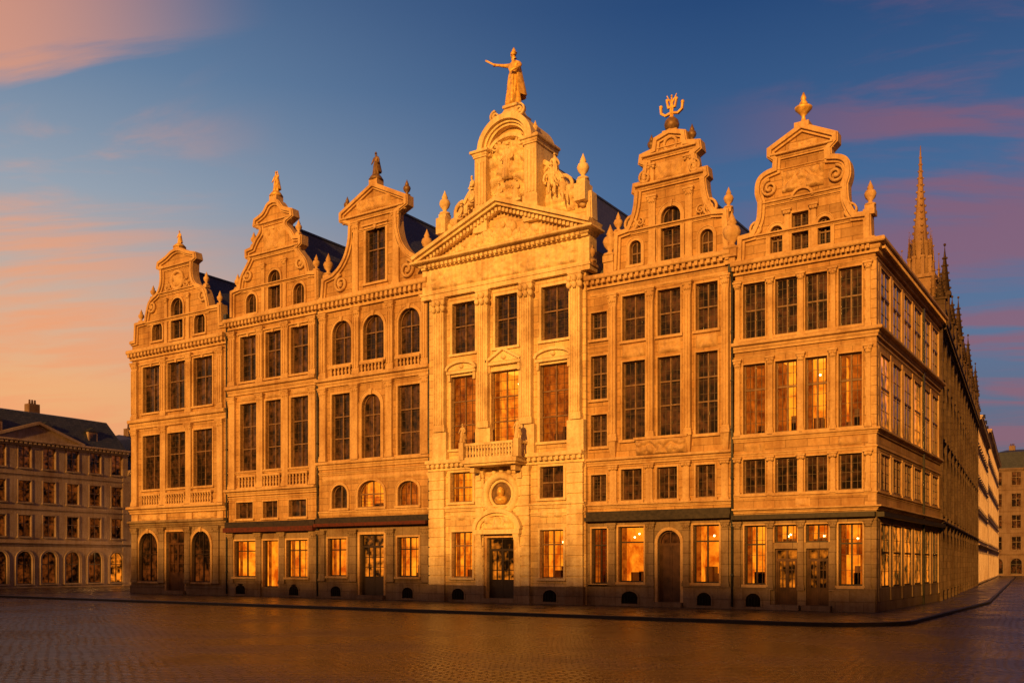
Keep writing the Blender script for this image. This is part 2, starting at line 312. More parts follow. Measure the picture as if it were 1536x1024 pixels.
# ---------------------------------------------------------------- window
def arch_pts(x0, x1, zs, rise, n=14):
    c = (x0+x1)/2; hw = (x1-x0)/2
    return [(c-hw*math.cos(math.pi*i/n), zs+rise*math.sin(math.pi*i/n)) for i in range(n+1)]
class House:
    def __init__(s, name, M=None):
        s.e = bpy.data.objects.new(name, None); scene.collection.objects.link(s.e); s.M = M or Matrix()
        s.p = {k: MB(s.M) for k in ('walls', 'trim', 'window_frames', 'window_glass', 'interiors', 'roof', 'ornaments', 'doors', 'ironwork')}
        s.holes = []; s.y0 = 0
    def done(s):
        for k, b in s.p.items(): b.obj(k, s.e)
    def window(s, x0, x1, z0, z1, arch=0, lit=0, nx=2, tr=(.62,), fine=(2, 4), sur=.12, fm='joinery', tm='trim_stone', sill=True, key=False, fw=.05, ins=.26):
        y = s.y0; hw = (x1-x0)/2; c = (x0+x1)/2; rise = hw*arch; zs = z1-rise
        outline = [(x0, z0)]+(arch_pts(x0, x1, zs, rise) if arch else [(x0, z1), (x1, z1)])+[(x1, z0)]
        s.holes.append(outline); f = s.p['window_frames']; t = s.p['trim']
        def top(x): return zs+rise*math.sqrt(max(0, 1-((x-c)/hw)**2)) if arch else z1
        yp = y+ins; fd = min(.08, ins*.6)
        gm = {0: 'dark_glass', 1: 'clear_glass', 2: 'amber_glow_glass', 3: 'clear_glass'}[lit]
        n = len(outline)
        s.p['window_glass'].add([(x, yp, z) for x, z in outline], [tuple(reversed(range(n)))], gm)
        band(f, outline, -fw, -.003, yp-fd, yp-.004, fm)
        box(f, x0+.004, x1-.004, yp-fd-.005, yp-.003, z0, z0+fw*1.2, fm)
        for i in range(1, nx):
            x = x0+(x1-x0)*i/nx; box(f, x-fw*.6, x+fw*.6, yp-fd-.01, yp-.002, z0+.01, top(x)-.004, fm)
        for q in tr:
            z = z0+(z1-z0)*q; box(f, x0+.005, x1-.005, yp-fd-.015, yp-.001, z-fw*.65, z+fw*.65, fm)
        if fine:
            fx, fz = fine; fd2 = min(.03, fd*.7)
            for i in range(nx):
                for k in range(1, fx):
                    x = x0+(x1-x0)*(i+k/fx)/nx; box(f, x-.009, x+.009, yp-fd2, yp-.0025, z0+.02, top(x)-.005, 'glazing_bar')
            for k in range(1, fz*2):
                z = z0+(z1-z0)*k/(fz*2)
                if z < zs-.05: box(f, x0+.006, x1-.006, yp-fd2+.002, yp-.0015, z-.009, z+.009, 'glazing_bar')
        if sur:
            if arch:
                ap = [(x0, z0)]+arch_pts(x0, x1, zs, rise)+[(x1, z0)]
                band(t, ap, .004, sur, y-.055, y+.005, tm); band(t, ap, sur+.001, sur+.04, y-.085, y+.005, tm)
            else:
                band(t, [(x0, z0), (x0, z1), (x1, z1), (x1, z0)], .004, sur, y-min(.05, sur*.8), y+.005, tm)
                if key: box(t, x0-sur-.06, x1+sur+.06, y-.16, y+.004, z1+sur+.01, z1+sur+.10, tm)
            if key:
                zt = z1+sur; t.add([(c-.07, y-.13, z1-.05), (c+.07, y-.13, z1-.05), (c+.12, y-.13, zt+.08), (c-.12, y-.13, zt+.08), (c-.07, y+.004, z1-.05), (c+.07, y+.004, z1-.05), (c+.12, y+.004, zt+.08), (c-.12, y+.004, zt+.08)],
                      [(0, 1, 2, 3), (4, 5, 6, 7), (0, 1, 5, 4), (1, 2, 6, 5), (2, 3, 7, 6), (3, 0, 4, 7)], tm)
        if sill: box(t, x0-sur-.05, x1+sur+.05, y-.13, y+ins*.5, z0-.12, z0-.002, tm)
        if lit in (1, 3):
            r = s.p['interiors']; a, d = x0-.25, x1+.25; zb = z0-.5; zt = z1+.25; ya, yb = y+.37, y+2.4
            wm, cm = ('room_wall_glow', 'room_ceiling_glow') if lit == 1 else ('room_dim_glow', 'room_dim_glow')
            V8 = [(a, ya, zb), (d, ya, zb), (d, yb, zb), (a, yb, zb), (a, ya, zt), (d, ya, zt), (d, yb, zt), (a, yb, zt)]
            r.add(V8, [(0, 1, 2, 3)], 'door_wood'); r.add(V8, [(2, 3, 7, 6), (1, 2, 6, 5), (3, 0, 4, 7)], wm); r.add(V8, [(4, 5, 6, 7)], cm)
            rnd = random.Random(int(x0*100)); w = d-a
            for k in range(3):
                fx0 = a+rnd.random()*w*.8; box(r, fx0, fx0+.3+.4*rnd.random(), yb-.9, yb-.5, zb, z0+(.15+.4*rnd.random())*(z1-z0)*.6, 'door_wood')
            px_ = a+w*(.2+.5*rnd.random()); box(r, px_, px_+.5, yb-.05, yb-.01, z0+.5*(z1-z0), z0+.5*(z1-z0)+.55, 'curtain_glow')
            for sd in (0, 1):
                cx0 = x0-.05 if sd == 0 else x1-.2
                vs = []; fs = []
                for i in range(9):
                    for zz in (z0-.1, z1): vs.append((cx0+.25*i/8, y+.47+.04*math.sin(i*2.1), zz))
                for i in range(8): fs.append((2*i, 2*i+1, 2*i+3, 2*i+2))
                r.add(vs, fs, 'curtain_glow', True)
            if lit == 1:
                for k in range(2): ball(r, (c+(rnd.random()-.5)*w*.5, y+1.2+.5*rnd.random(), z1-.25-.35*rnd.random()), .045, 'bulb', seg=8)
    def doorway(s, x0, x1, z0, z1, arch=0, lit=0, sur=.14, tm='trim_stone', mat='door_wood', glazed=True):
        y = s.y0; hw = (x1-x0)/2; c = (x0+x1)/2; rise = hw*arch; zs = z1-rise
        outline = [(x0, z0)]+(arch_pts(x0, x1, zs, rise) if arch else [(x0, z1), (x1, z1)])+[(x1, z0)]
        s.holes.append(outline); d = s.p['doors']; n = len(outline); t = s.p['trim']
        zt = z0+(zs-z0)*(.8 if not arch else .97)
        s.p['window_glass'].add([(x, y+.27, z) for x, z in outline], [tuple(reversed(range(n)))], 'amber_glow_glass' if lit else 'dark_glass')
        band(d, outline, -.07, -.003, y+.16, y+.262, mat)
        box(d, x0+.005, x1-.005, y+.15, y+.263, zt-.06, zt+.06, mat)
        box(d, x0+.005, x1-.005, y+.19, y+.30, z0, z0+(zt-z0)*(.38 if glazed else 1), mat)
        for k in range(2):
            a = x0+.08+(x1-x0-.16)*k/2; e = a+(x1-x0-.16)/2
            for (u, v) in ((a, a+.07), (e-.07, e)): box(d, u+.003, v-.003, y+.165, y+.261, z0+.02, zt-.061, mat)
            box(d, a+.075, e-.075, y+.17, y+.24, z0+.12, z0+(zt-z0)*.32, mat)
            if glazed:
                for q in (.38, .58, .78): zz = z0+(zt-z0)*q; box(d, a+.07, e-.07, y+.175, y+.26, zz-.02, zz+.02, mat)
                box(d, (a+e)/2-.015, (a+e)/2+.015, y+.18, y+.259, z0+(zt-z0)*.38, zt-.06, mat)
            else: box(d, a+.075, e-.075, y+.17, y+.24, z0+(zt-z0)*.4, z0+(zt-z0)*.9, mat)
        box(d, c-.03, c+.03, y+.155, y+.262, zt+.061, z1-.01, mat)
        if sur: band(t, outline, .004, sur, y-.06, y+.005, tm)
        box(t, x0-.12, x1+.12, y-.28, y+.18, .05, z0-.002, 'plinth_stone')
    def cor(s, x0, x1, z0, z1, p, m='trim_stone', dent=0):
        y = s.y0
        sweep(s.p['trim'], [(x0, y), (x1, y)], cprof(z0, z1, p), m)
        if dent:
            n = int((x1-x0)/dent); h = z1-z0
            for i in range(n):
                x = x0+(i+.5)*(x1-x0)/n; box(s.p['trim'], x-dent*.27, x+dent*.27, y-p*.85, y-p*.5-.002, z0+.28*h, z0+.60*h, m)
    def pil(s, xc, w, z0, z1, p=.10, fl=0, m='trim_stone', cap=True):
        t = s.p['trim']; y = s.y0; h = z1-z0; bh = min(.3, h*.08); ch = min(.55, h*.13)
        box(t, xc-w/2, xc+w/2, y-p, y+.004, z0+bh, z1-ch, m)
        e = min(.05, p*.5)
        box(t, xc-w/2-e, xc+w/2+e, y-p-e, y+.005, z0+.002, z0+bh*.6, m); box(t, xc-w/2-e/2, xc+w/2+e/2, y-p-e/2, y+.0045, z0+bh*.6, z0+bh, m)
        if cap:
            frust(t, xc, 0, y+.004, z1-ch, z1-.08, w/2, w/2+.07, p, p+.08, m); box(t, xc-w/2-.10, xc+w/2+.10, y-p-.11, y+.005, z1-.08, z1-.003, m)
            for sx in (-1, 1): ball(t, (xc+sx*(w/2), y-p-.05, z1-.16), .075, m)
            for k in range(3): ball(t, (xc+(k-1)*w*.33, y-p-.03, z1-ch*.62), .055, m, sz=1.5)
        else: box(t, xc-w/2, xc+w/2, y-p, y+.004, z1-ch, z1-.003, m)
        if fl:
            rw = w/(fl*2+1)
            for k in range(fl+1):
                xx = xc-w/2+rw*(2*k+.5); box(t, xx-rw*.42, xx+rw*.42, y-p-.045, y-p+.002, z0+bh+.06, z1-ch-.05, m)
    def balus(s, x0, x1, z0, z1, p=.12, m='trim_stone', n=None, y=None):
        t = s.p['trim']; y = s.y0 if y is None else y; n = n or max(3, int((x1-x0)/.24)); h = z1-z0
        box(t, x0, x1, y-p-.1, y-p+.12, z1-.12, z1, m); box(t, x0, x1, y-p-.1, y-p+.12, z0, z0+.09, m)
        for i in range(n): lathe(t, x0+(i+.5)*(x1-x0)/n, y-p, z0+.09, BAL, m, 8, 1, h-.21)
class Row(House):     # house measured on the facade plane
    def __init__(s, name, p0, p1, ref, y0=0, sm='limestone', tm='trim_stone'):
        super().__init__(name); s.x0, s.x1, s.ref, s.y0, s.sm, s.tm = FX(p0), FX(p1), ref, y0, sm, tm
    def z(s, y, px=None): return FZ(px or s.ref, y)
    def w(s, p0, p1, yt, yb, own=False, **k):
        r = (p0+p1)/2 if own else s.ref; k.setdefault('tm', s.tm); s.window(FX(p0), FX(p1), FZ(r, yb), FZ(r, yt), **k)
    def d(s, p0, p1, yt, yb=None, **k): s.doorway(FX(p0), FX(p1), .32, FZ(s.ref, yt), **k)
    def c(s, yt, yb, p, dent=0, p0=None, p1=None, m=None):
        s.cor(FX(p0) if p0 else s.x0+.01, FX(p1) if p1 else s.x1-.01, s.z(yb), s.z(yt), p, m or s.tm, dent)
    def pl(s, centers, wpx, yt, yb, **k):
        k.setdefault('m', s.tm)
        for q in centers: s.pil(FX(q), abs(FX(q+wpx/2)-FX(q-wpx/2)), s.z(yb), s.z(yt), **k)
    def rel(s, p0, p1, yt, yb, dep=.08, seed=0): relief(s.p['ornaments'], FX(p0), FX(p1), s.z(yb), s.z(yt), s.y0, dep, s.tm, seed, .06)
    def gable(s, cpx, items, ybase, coping=True, y=None):
        c = FX(cpx); s.gc = c; lim = min(c-s.x0, s.x1-c)-.02; y = s.y0 if y is None else y
        L_ = [(max(-lim, FX(q[0])-c), FZ(q[0], q[1])) for q in items]
        L_ = [tuple(a)+((1,) if len(q) > 2 else ()) for a, q in zip(L_, items)]
        L_[-1] = (0, L_[-1][1]); L_ = smooth_profile(L_)
        s.gl = [(c+u, z) for u, z in L_]+[(c-u, z) for u, z in reversed(L_[:-1])]
        if coping:
            t = s.p['trim']; band(t, s.gl, -.07, .10, y-.24, y+.42, s.tm); band(t, s.gl, -.17, -.071, y-.12, y+.004, s.tm)
            band(t, s.gl, .101, .15, y-.16, y+.36, s.tm)
    def build_walls(s, ysplit, lowmat='plinth_stone', th=.35):
        zs = s.z(ysplit); b = s.p['walls']
        lo = [h for h in s.holes if h[0][1] < zs]; up = [h for h in s.holes if h[0][1] >= zs]
        wallmesh(b, [(s.x0, -.1), (s.x0, zs), (s.x1, zs), (s.x1, -.1)], lo, s.y0, th, lowmat)
        wallmesh(b, [(s.x0, zs), *s.gl, (s.x1, zs)], up, s.y0, th, s.sm)
    def body(s, yeave, yridge, depth=13, cpx=None, skip_right=False, front=.36):
        ze = s.z(yeave); b = s.p['walls']; x0, x1 = s.x0+.02, s.x1-.02; y0 = s.y0+front
        b.add([(x0, y0, 0), (x0, depth, 0), (x0, depth, ze), (x0, y0, ze)], [(0, 1, 2, 3)], s.sm)
        if not skip_right: b.add([(x1, y0, 0), (x1, depth, 0), (x1, depth, ze), (x1, y0, ze)], [(0, 1, 2, 3)], s.sm)
        c = (x0+x1)/2 if cpx is None else FX(cpx); zr = FZ(cpx or s.ref, yridge)
        b.add([(x0, depth, 0), (x1, depth, 0), (x1, depth, ze), (c, depth, zr), (x0, depth, ze)], [(0, 1, 2, 3, 4)], s.sm)
        r = s.p['roof']; r.add([(x0, y0, ze), (c, y0, zr), (x1, y0, ze), (x0, depth, ze), (c, depth, zr), (x1, depth, ze)], [(0, 1, 4, 3), (1, 2, 5, 4), (0, 1, 2)], 'slate')
        box(r, c-.08, c+.08, y0, depth, zr-.05, zr+.06, 'lead')
    def ledge(s, px, y, hpx=6, p=.22):
        z = FZ(px, y); u = abs(FX(px)-s.gc); sweep(s.p['trim'], [(s.gc-u, s.y0), (s.gc+u, s.y0)], cprof(z-hpx*.035, z, p), s.tm)
    def plinth(s, ytop, gaps):
        z1 = s.z(ytop); xs = [s.x0+.01]
        for g0, g1 in gaps: xs += [FX(g0)-.16, FX(g1)+.16]
        xs.append(s.x1-.01)
        for i in range(0, len(xs), 2):
            if xs[i+1] > xs[i]+.05:
                box(s.p['trim'], xs[i], xs[i+1], s.y0-.10, s.y0+.004, -.05, z1, 'plinth_stone'); box(s.p['trim'], xs[i], xs[i+1], s.y0-.13, s.y0+.003, z1, z1+.07, 'plinth_stone')
    def vent(s, p0, p1):
        x0, x1 = FX(p0), FX(p1); y = s.y0-.10; pts = [(x0, .22)]+arch_pts(x0, x1, .5, .28, 8)+[(x1, .22)]
        prism(s.p['ironwork'], pts, y-.012, y+.02, 'void_shade'); band(s.p['trim'], pts, .003, .07, y-.03, y+.004, 'plinth_stone')  # solid dark panel on the plinth painted as a shaded opening
        for k in range(1, 5): x = x0+(x1-x0)*k/5; box(s.p['ironwork'], x-.012, x+.012, y-.03, y-.011, .24, .62, 'iron')
# =============================================================== HOUSE A
a = Row('guild_house', 197, 342, 268, 0, 'limestone', 'trim_stone')
cols = [(215, 242), (252, 279), (291, 319)]
for i, (p, q) in enumerate(cols):
    a.w(p, q, 542, 613, tr=(.6,), key=True); a.w(p, q, 648, 731, tr=(.62,), key=False)
    a.balus(FX(p)-.1, FX(q)+.1, a.z(757), a.z(738), .14)
a.w(229, 244, 483, 511, own=True, arch=1, tr=(), fine=(2, 2)); a.w(257, 275, 447, 508, own=True, arch=1, tr=(.6,)); a.w(292, 308, 469, 500, own=True, arch=1, tr=(), fine=(2, 2))
a.w(209, 237, 797, 872, arch=1, nx=2, tr=(.55,), lit=0, fm='dark_joinery', sur=.16, key=True); a.w(288, 316, 797, 872, arch=1, tr=(.55,), fm='dark_joinery', sur=.16, key=True)
a.d(250, 278, 797)
a.gable(267, [(198, 516), (206, 514), (207, 488), (222, 484), (224, 470, 1), (229, 453, 1), (240, 441, 1), (245, 425, 1), (245, 404), (240, 402), (241, 396), (252, 388, 1), (260, 380, 1), (267, 376)], 520)
a.c(514, 529, .45, .35); a.c(622, 636, .35, .0); a.c(757, 768, .45); a.c(779, 789, .35, m='plinth_stone'); a.c(536, 539, .08)
a.pl((204, 247, 285, 332), 8, 533, 621, p=.16, fl=2); a.pl((204, 247, 285, 332), 8, 637, 756, p=.16); a.pl((204, 244, 283, 326), 8, 790, 874, p=.14, m='plinth_stone')
a.pl((204, 247, 285, 332), 9, 769, 779, p=.1, cap=False)
a.ledge(222, 484, 7); a.ledge(240, 441, 6); a.ledge(244, 404, 6, .28)
for u in (250, 283): a.pil(FX(u), .28, FZ(u, 520 if u == 250 else 510), FZ(267, 444), .09)
for sg in (-1, 1):
    volute(a.p['ornaments'], a.gc+sg*(a.gc-FX(225)-.35), FZ(225, 462), a.y0-.02, .45, a.tm, -sg)
    scroll(a.p['ornaments'], a.gc+sg*.95, FZ(267, 428), -.01, .28, a.tm, sg)
ring(a.p['ornaments'], a.gc, FZ(267, 420), -.05, .55, .12, a.tm); relief(a.p['ornaments'], a.gc-.4, a.gc+.4, FZ(267, 428), FZ(267, 412), -.02, .12, a.tm, 3)
for px, y in ((210, 486), (228, 450)):
    zb = FZ(px, y); u = a.gc-FX(px)
    for sg in (-1, 1): urn(a.p['ornaments'], a.gc+sg*u, .1, zb, 1.0, a.tm)
a.rel(209, 327, 530, 535, .05, 1); a.rel(250, 281, 638, 646, .06, 2); a.rel(212, 244, 770, 778, .08, 3); a.rel(290, 322, 770, 778, .08, 4)
a.build_walls(789); a.body(520, 400, cpx=267); a.plinth(880, [(250, 278)])
a.done()
# =============================================================== HOUSE B
h = Row('guild_house', 342, 478, 410, 0, 'limestone_warm'); b_ = h
cols = [(361, 386), (399, 422), (437, 463)]
for i, (p, q) in enumerate(cols):
    h.w(p, q, 497, 566, tr=(.6,), key=True); h.w(p, q, 600, 703, tr=(.66, .33)); h.balus(FX(p)-.1, FX(q)+.1, h.z(731), h.z(710), .14); h.rel(p, q, 588, 595, .07, p)
for p, q in ((355, 380), (395, 417), (434, 460)): h.w(p, q, 751, 776, tr=(), fine=(1, 1), sur=.08)
h.w(370, 385, 441, 470, own=True, arch=1, tr=(), fine=(2, 2)); h.w(403, 421, 405, 463, own=True, arch=1, tr=(.6,)); h.w(441, 457, 425, 456, own=True, arch=1, tr=(), fine=(2, 2))
h.w(352, 384, 810, 865, lit=1, tr=(.72,), fine=None, sur=.1, fm='dark_joinery'); h.w(430, 462, 810, 865, lit=1, tr=(.72,), fine=(2, 2), sur=.1, fm='dark_joinery')
h.w(395, 418, 810, 880, lit=1, nx=1, tr=(), fine=None, sur=.1, sill=False, fm='dark_joinery')
h.gable(412, [(343, 479), (349, 477), (351, 440), (363, 435), (366, 417, 1), (375, 399, 1), (379, 390), (373, 386), (373, 378), (382, 374), (387, 362, 1), (394, 350, 1), (394, 342), (385, 339), (386, 332), (398, 322, 1), (405, 309, 1), (412, 304)], 480)
h.c(468, 484, .45, .3); h.c(572, 586, .35); h.c(731, 741, .4); h.c(743, 747, .12); h.c(704, 708, .15)
h.pl((350, 392, 430, 471), 9, 487, 571, p=.16, fl=2); h.pl((350, 392, 430, 471), 9, 588, 730, p=.16)
h.ledge(363, 435, 6); h.ledge(374, 386, 8, .3); h.ledge(386, 339, 6, .28)
for u in (396, 428): h.pil(FX(u), .26, FZ(u, 476 if u < 400 else 470), FZ(412, 392), .09)
ring(h.p['ornaments'], h.gc, FZ(412, 355), -.05, .5, .1, h.tm); relief(h.p['ornaments'], h.gc-.9, h.gc+.9, FZ(412, 375), FZ(412, 338), -.01, .14, h.tm, 5)
for px, y, hh in ((355, 437, 1.1), (379, 372, 1.0)):
    u = h.gc-FX(px)
    for sg in (-1, 1): urn(h.p['ornaments'], h.gc+sg*min(u, 3.4), .1, FZ(px, y), hh, h.tm)
for sg in (-1, 1): volute(h.p['ornaments'], h.gc+sg*(h.gc-FX(368)-.35), FZ(368, 415), -.02, .42, h.tm, -sg)
zf = h.z(797); box(h.p['doors'], h.x0+.05, h.x1-.05, -.45, .005, zf, h.z(790), 'red_awning'); box(h.p['doors'], h.x0+.04, h.x1-.04, -.30, .004, h.z(790)+.003, h.z(781), 'fascia_dark')
h.pl((347, 389, 424, 472), 8, 798, 875, p=.10, m='plinth_stone')
h.build_walls(790); h.body(478, 330, cpx=412); h.plinth(877, [(395, 418)]); h.vent(356, 370); h.vent(436, 450); h.done()
# =============================================================== HOUSE C
h = Row('guild_house', 478, 648, 562, -.03, 'limestone'); c_ = h
for p, q in ((500, 528), (546, 577), (599, 631)):
    h.w(p, q, 472, 539, arch=1, tr=(.62,), key=True, sur=.14); h.balus(FX(p)-.12, FX(q)+.12, h.z(559), h.z(542), .14)
h.w(499, 526, 584, 686, tr=(.66, .33)); h.w(544, 572, 590, 686, arch=1, tr=(.68, .35), sur=.2, key=True); h.w(598, 631, 584, 686, tr=(.66, .33))
h.w(499, 522, 724, 760, arch=.9, tr=(), fine=(2, 2)); h.w(538, 577, 720, 760, arch=.75, tr=(.5,), lit=1); h.w(598, 629, 724, 760, arch=.7, tr=(), fine=(2, 2), lit=3)
h.w(550, 579, 342, 423, own=True, tr=(.62,), sur=.16, key=True)
h.w(493, 521, 806, 864, lit=1, tr=(.7,), fine=None, fm='dark_joinery', sur=.1); h.w(597, 629, 806, 864, lit=1, tr=(.7,), fine=(2, 2), fm='dark_joinery', sur=.1)
h.d(541, 577, 801, lit=1, mat='dark_joinery')
h.gable(562, [(479, 452), (487, 450), (489, 422), (503, 415), (514, 402, 1), (523, 383, 1), (528, 360, 1), (529, 336), (515, 332), (515, 323), (562, 279)], 445)
h.c(436, 456, .5, .32); h.c(559, 572, .35); h.c(688, 699, .3); h.c(704, 708, .12); h.c(764, 770, .12)
h.pl((487, 537, 588, 640), 9, 458, 558, p=.16, fl=2); h.pl((487, 535, 586, 640), 9, 573, 687, p=.16); h.pl((484, 531, 587, 640), 10, 793, 872, p=.10, m='plinth_stone')
h.ledge(516, 331, 8, .32); h.ledge(527, 350, 3, .1)
for u in (535, 596): h.pil(FX(u), .42, FZ(u, 447 if u < 560 else 428), FZ(562, 327), .12)
relief(h.p['ornaments'], h.gc-1.2, h.gc+1.2, FZ(562, 314), FZ(562, 296), h.y0-.01, .14, h.tm, 8)
for sg in (-1, 1):
    volute(h.p['ornaments'], h.gc+sg*(h.gc-FX(508)-.3), FZ(506, 428), h.y0-.02, .5, h.tm, -sg)
    urn(h.p['ornaments'], h.gc+sg*3.55, .1, FZ(495, 418), 1.5, h.tm); urn(h.p['ornaments'], h.gc+sg*2.15, .15, FZ(518, 322), 1.05, 'bronze')
h.rel(484, 643, 710, 718, .06, 2)
box(h.p['doors'], h.x0+.05, h.x1-.05, -.5, h.y0+.005, h.z(788), h.z(783), 'red_awning'); box(h.p['doors'], h.x0+.04, h.x1-.04, -.32, h.y0+.004, h.z(783)+.003, h.z(774), 'fascia_dark')
h.build_walls(783); h.body(446, 300, cpx=562); h.plinth(876, [(541, 577)]); h.vent(499, 514); h.vent(606, 622); h.done()
# =============================================================== HOUSE D (pedimented, palest)
h = Row('pedimented_guild_house', 648, 882, 765, -.22, 'limestone_pale', 'trim_pale'); d_ = h
t = h.p['trim']; o = h.p['ornaments']; tm = h.tm; Y = h.y0
h.w(683, 717, 443, 521, tr=(.55,), sur=.12); h.w(747, 780, 443, 521, tr=(.55,), sur=.12); h.w(816, 857, 443, 521, tr=(.55,), sur=.12)
h.w(681, 718, 556, 668, tr=(.66, .33), lit=3, sur=.14); h.w(741, 782, 556, 668, tr=(.66, .33), lit=1, sur=.14); h.w(814, 857, 556, 668, tr=(.66, .33), lit=3, sur=.14)
h.w(680, 713, 704, 750, tr=(.5,), lit=1, fine=(2, 2)); h.w(814, 849, 704, 750, tr=(.5,), fine=(2, 2))
h.w(682, 713, 796, 866, tr=(.7,), lit=1, fine=(2, 2), sur=.1); h.w(814, 849, 796, 866, tr=(.7,), lit=1, fine=(2, 2), sur=.1)
h.d(735, 775, 806, mat='dark_joinery', lit=1, sur=.2)
for (p, q, kind) in ((677, 720, 1), (736, 787, 0), (809, 862, 1)):
    xa, xb = FX(p), FX(q); z0 = h.z(548 if kind else 543); zz = h.z(536 if kind else 524)
    box(t, xa, xb, Y-.22, Y+.004, z0-.14, z0, tm)
    pts = [(xa, z0+.05)]+arch_pts(xa, xb, z0+.05, zz-z0)[1:-1]+[(xb, z0+.05)] if kind else [(xa, z0+.05), ((xa+xb)/2, zz), (xb, z0+.05)]
    band(t, pts, -.06, .07, Y-.26, Y+.003, tm); prism(t, pts, Y-.10, Y+.002, tm)
    ball(o, ((xa+xb)/2, Y-.14, z0+.22), .13, tm)
    for xx in (xa+.12, xb-.12): box(t, xx-.07, xx+.07, Y-.16, Y+.003, z0-.5, z0-.141, tm)
h.pl((667, 732, 797, 870), 15, 432, 640, p=.26, fl=4)
for q in (667, 732, 797, 870):
    xq = FX(q)
    for s_ in (-1, 0, 1):
        for lv in (0, 1): ball(o, (xq+s_*.3, Y-.34, h.z(450)+lv*.32), .13, tm, sz=1.3)
    box(t, xq-.45, xq+.45, Y-.26, Y+.003, h.z(686), h.z(641), tm)
zc0, zc1 = h.z(431), h.z(384)
sweep(t, [(h.x0-.1, .3), (h.x0-.1, Y), (h.x1+.1, Y), (h.x1+.1, .3)], [(-.01, zc0), (.24, zc0), (.24, zc0+.22), (.29, zc0+.22), (.29, zc0+.34), (.2, zc0+.36), (.2, zc1), (-.01, zc1)], tm)
relief(o, h.x0+.3, h.x1-.3, zc0+.45, zc1-.12, Y-.2, .13, tm, 11, .06)
zp0 = zc1; zp1 = h.z(372)
sweep(t, [(h.x0-.1, .3), (h.x0-.1, Y-.15), (h.x1+.1, Y-.15), (h.x1+.1, .3)], cprof(zp0+.003, zp1, .62), tm)
n = 34
for i in range(n): x = h.x0+(i+.5)*(h.x1-h.x0)/n; box(t, x-.075, x+.075, Y-.55, Y-.4, zp0+.02, zp0+.17, tm)
xl, xr = h.x0-.55, h.x1+.55; za = FZ(765, 309); xm = (xl+xr)/2
prism(h.p['walls'], [(xl+.5, zp1), (xm, za-.15), (xr-.5, zp1)], Y-.12, .3, h.sm)
rk = [(xl, zp1+.06), (xm, za), (xr, zp1+.06)]
band(t, rk, .02, .2, Y-.78, .3, tm); band(t, rk, -.12, .019, Y-.62, .29, tm); band(t, rk, -.3, -.121, Y-.34, .28, tm)
for i in range(44):
    f_ = (i+.5)/44; x = xl+.5+(xr-xl-1.0)*f_; zt_ = zp1+.06+(za-zp1-.06)*(1-abs(x-xm)/(xm-xl)); box(t, x-.07, x+.07, Y-.5, Y-.33, zt_-.36, zt_-.19, tm)
for k in range(36):
    u = (k+.5)/36*2-1; hh = (za-zp1-.9)*(1-abs(u))
    for q in range(3):
        if hh > .12: ball(o, (xm+u*3.6, Y-.17, zp1+.15+hh*(.15+.7*random.random())), .10+.14*random.random()*min(1, hh), tm, sz=1.3)
relief(o, xm-2.3, xm+2.3, zp1+.08, zp1+.75, Y-.12, .2, tm, 13, .06)
h.gc = FX(765); h.gl = [(h.x0, zc0+.1), (h.x0, zc1), (h.x1, zc1), (h.x1, zc0+.1)]
h.c(684, 700, .4, .3); h.c(757, 764, .2); h.c(770, 775, .1)
for (p, q) in ((650, 673), (720, 732), (780, 800), (856, 880)):
    za_, zb_ = h.z(878), h.z(701); n = 12
    for i in range(n): z0 = za_+(zb_-za_)*i/n; z1 = za_+(zb_-za_)*(i+1)/n; box(t, FX(p), FX(q), Y-.18, Y+.004, z0+.03, z1-.03, tm)
    box(t, FX(p)+.05, FX(q)-.05, Y-.11, Y+.003, za_, zb_, tm)
    box(t, FX(p)-.06, FX(q)+.06, Y-.26, Y+.002, -.05, za_-.003, 'plinth_stone')
    frust(t, (FX(p)+FX(q))/2, 0, Y, zb_-.35, zb_-.02, (FX(q)-FX(p))/2-.02, (FX(q)-FX(p))/2+.08, .19, .3, tm)
for p, q in ((680, 713), (814, 849)): relief(o, FX(p), FX(q), h.z(778), h.z(766), Y, .12, tm, p)
cx = FX(757); cz = h.z(741)
ring(o, cx, cz, Y-.12, .92, .2, tm); ring(o, cx, cz, Y-.06, .66, .08, tm)
prism(o, [(cx+.64*math.cos(i*math.pi/12), cz+.64*math.sin(i*math.pi/12)) for i in range(24)], Y-.02, Y+.004, 'bronze')
ball(o, (cx, Y-.14, cz+.12), .2, 'gilt', sz=1.25, seg=12); ball(o, (cx, Y-.08, cz-.28), .34, 'gilt', sz=.7, seg=12); ball(o, (cx, Y-.34, cz+.09), .04, 'gilt')
for k in range(16): a_ = k*math.pi/8; ball(o, (cx+1.16*math.cos(a_), Y-.06, cz+1.16*math.sin(a_)), .14, tm)
xa, xb = FX(723), FX(787); z0 = h.z(797)
box(t, xa-.1, xb+.1, Y-.45, Y+.004, z0-.12, z0+.1, tm)
ap = arch_pts(xa, xb, z0+.1, h.z(767)-z0-.1, 18); band(t, ap, -.05, .15, Y-.45, Y+.003, tm); band(t, ap, -.2, -.051, Y-.3, Y+.003, tm); prism(t, ap, Y-.12, Y+.002, tm)
relief(o, xa+.4, xb-.4, z0+.12, z0+.75, Y-.12, .2, tm, 17, .06); ball(o, ((xa+xb)/2, Y-.2, z0+.42), .24, tm, sz=1.2)
for xx in (xa+.15, xb-.15): frust(t, xx, 0, Y, z0-.9, z0-.121, .12, .18, .15, .4, tm); box(t, xx-.17, xx+.17, Y-.2, Y+.003, .1, z0-.9, tm)
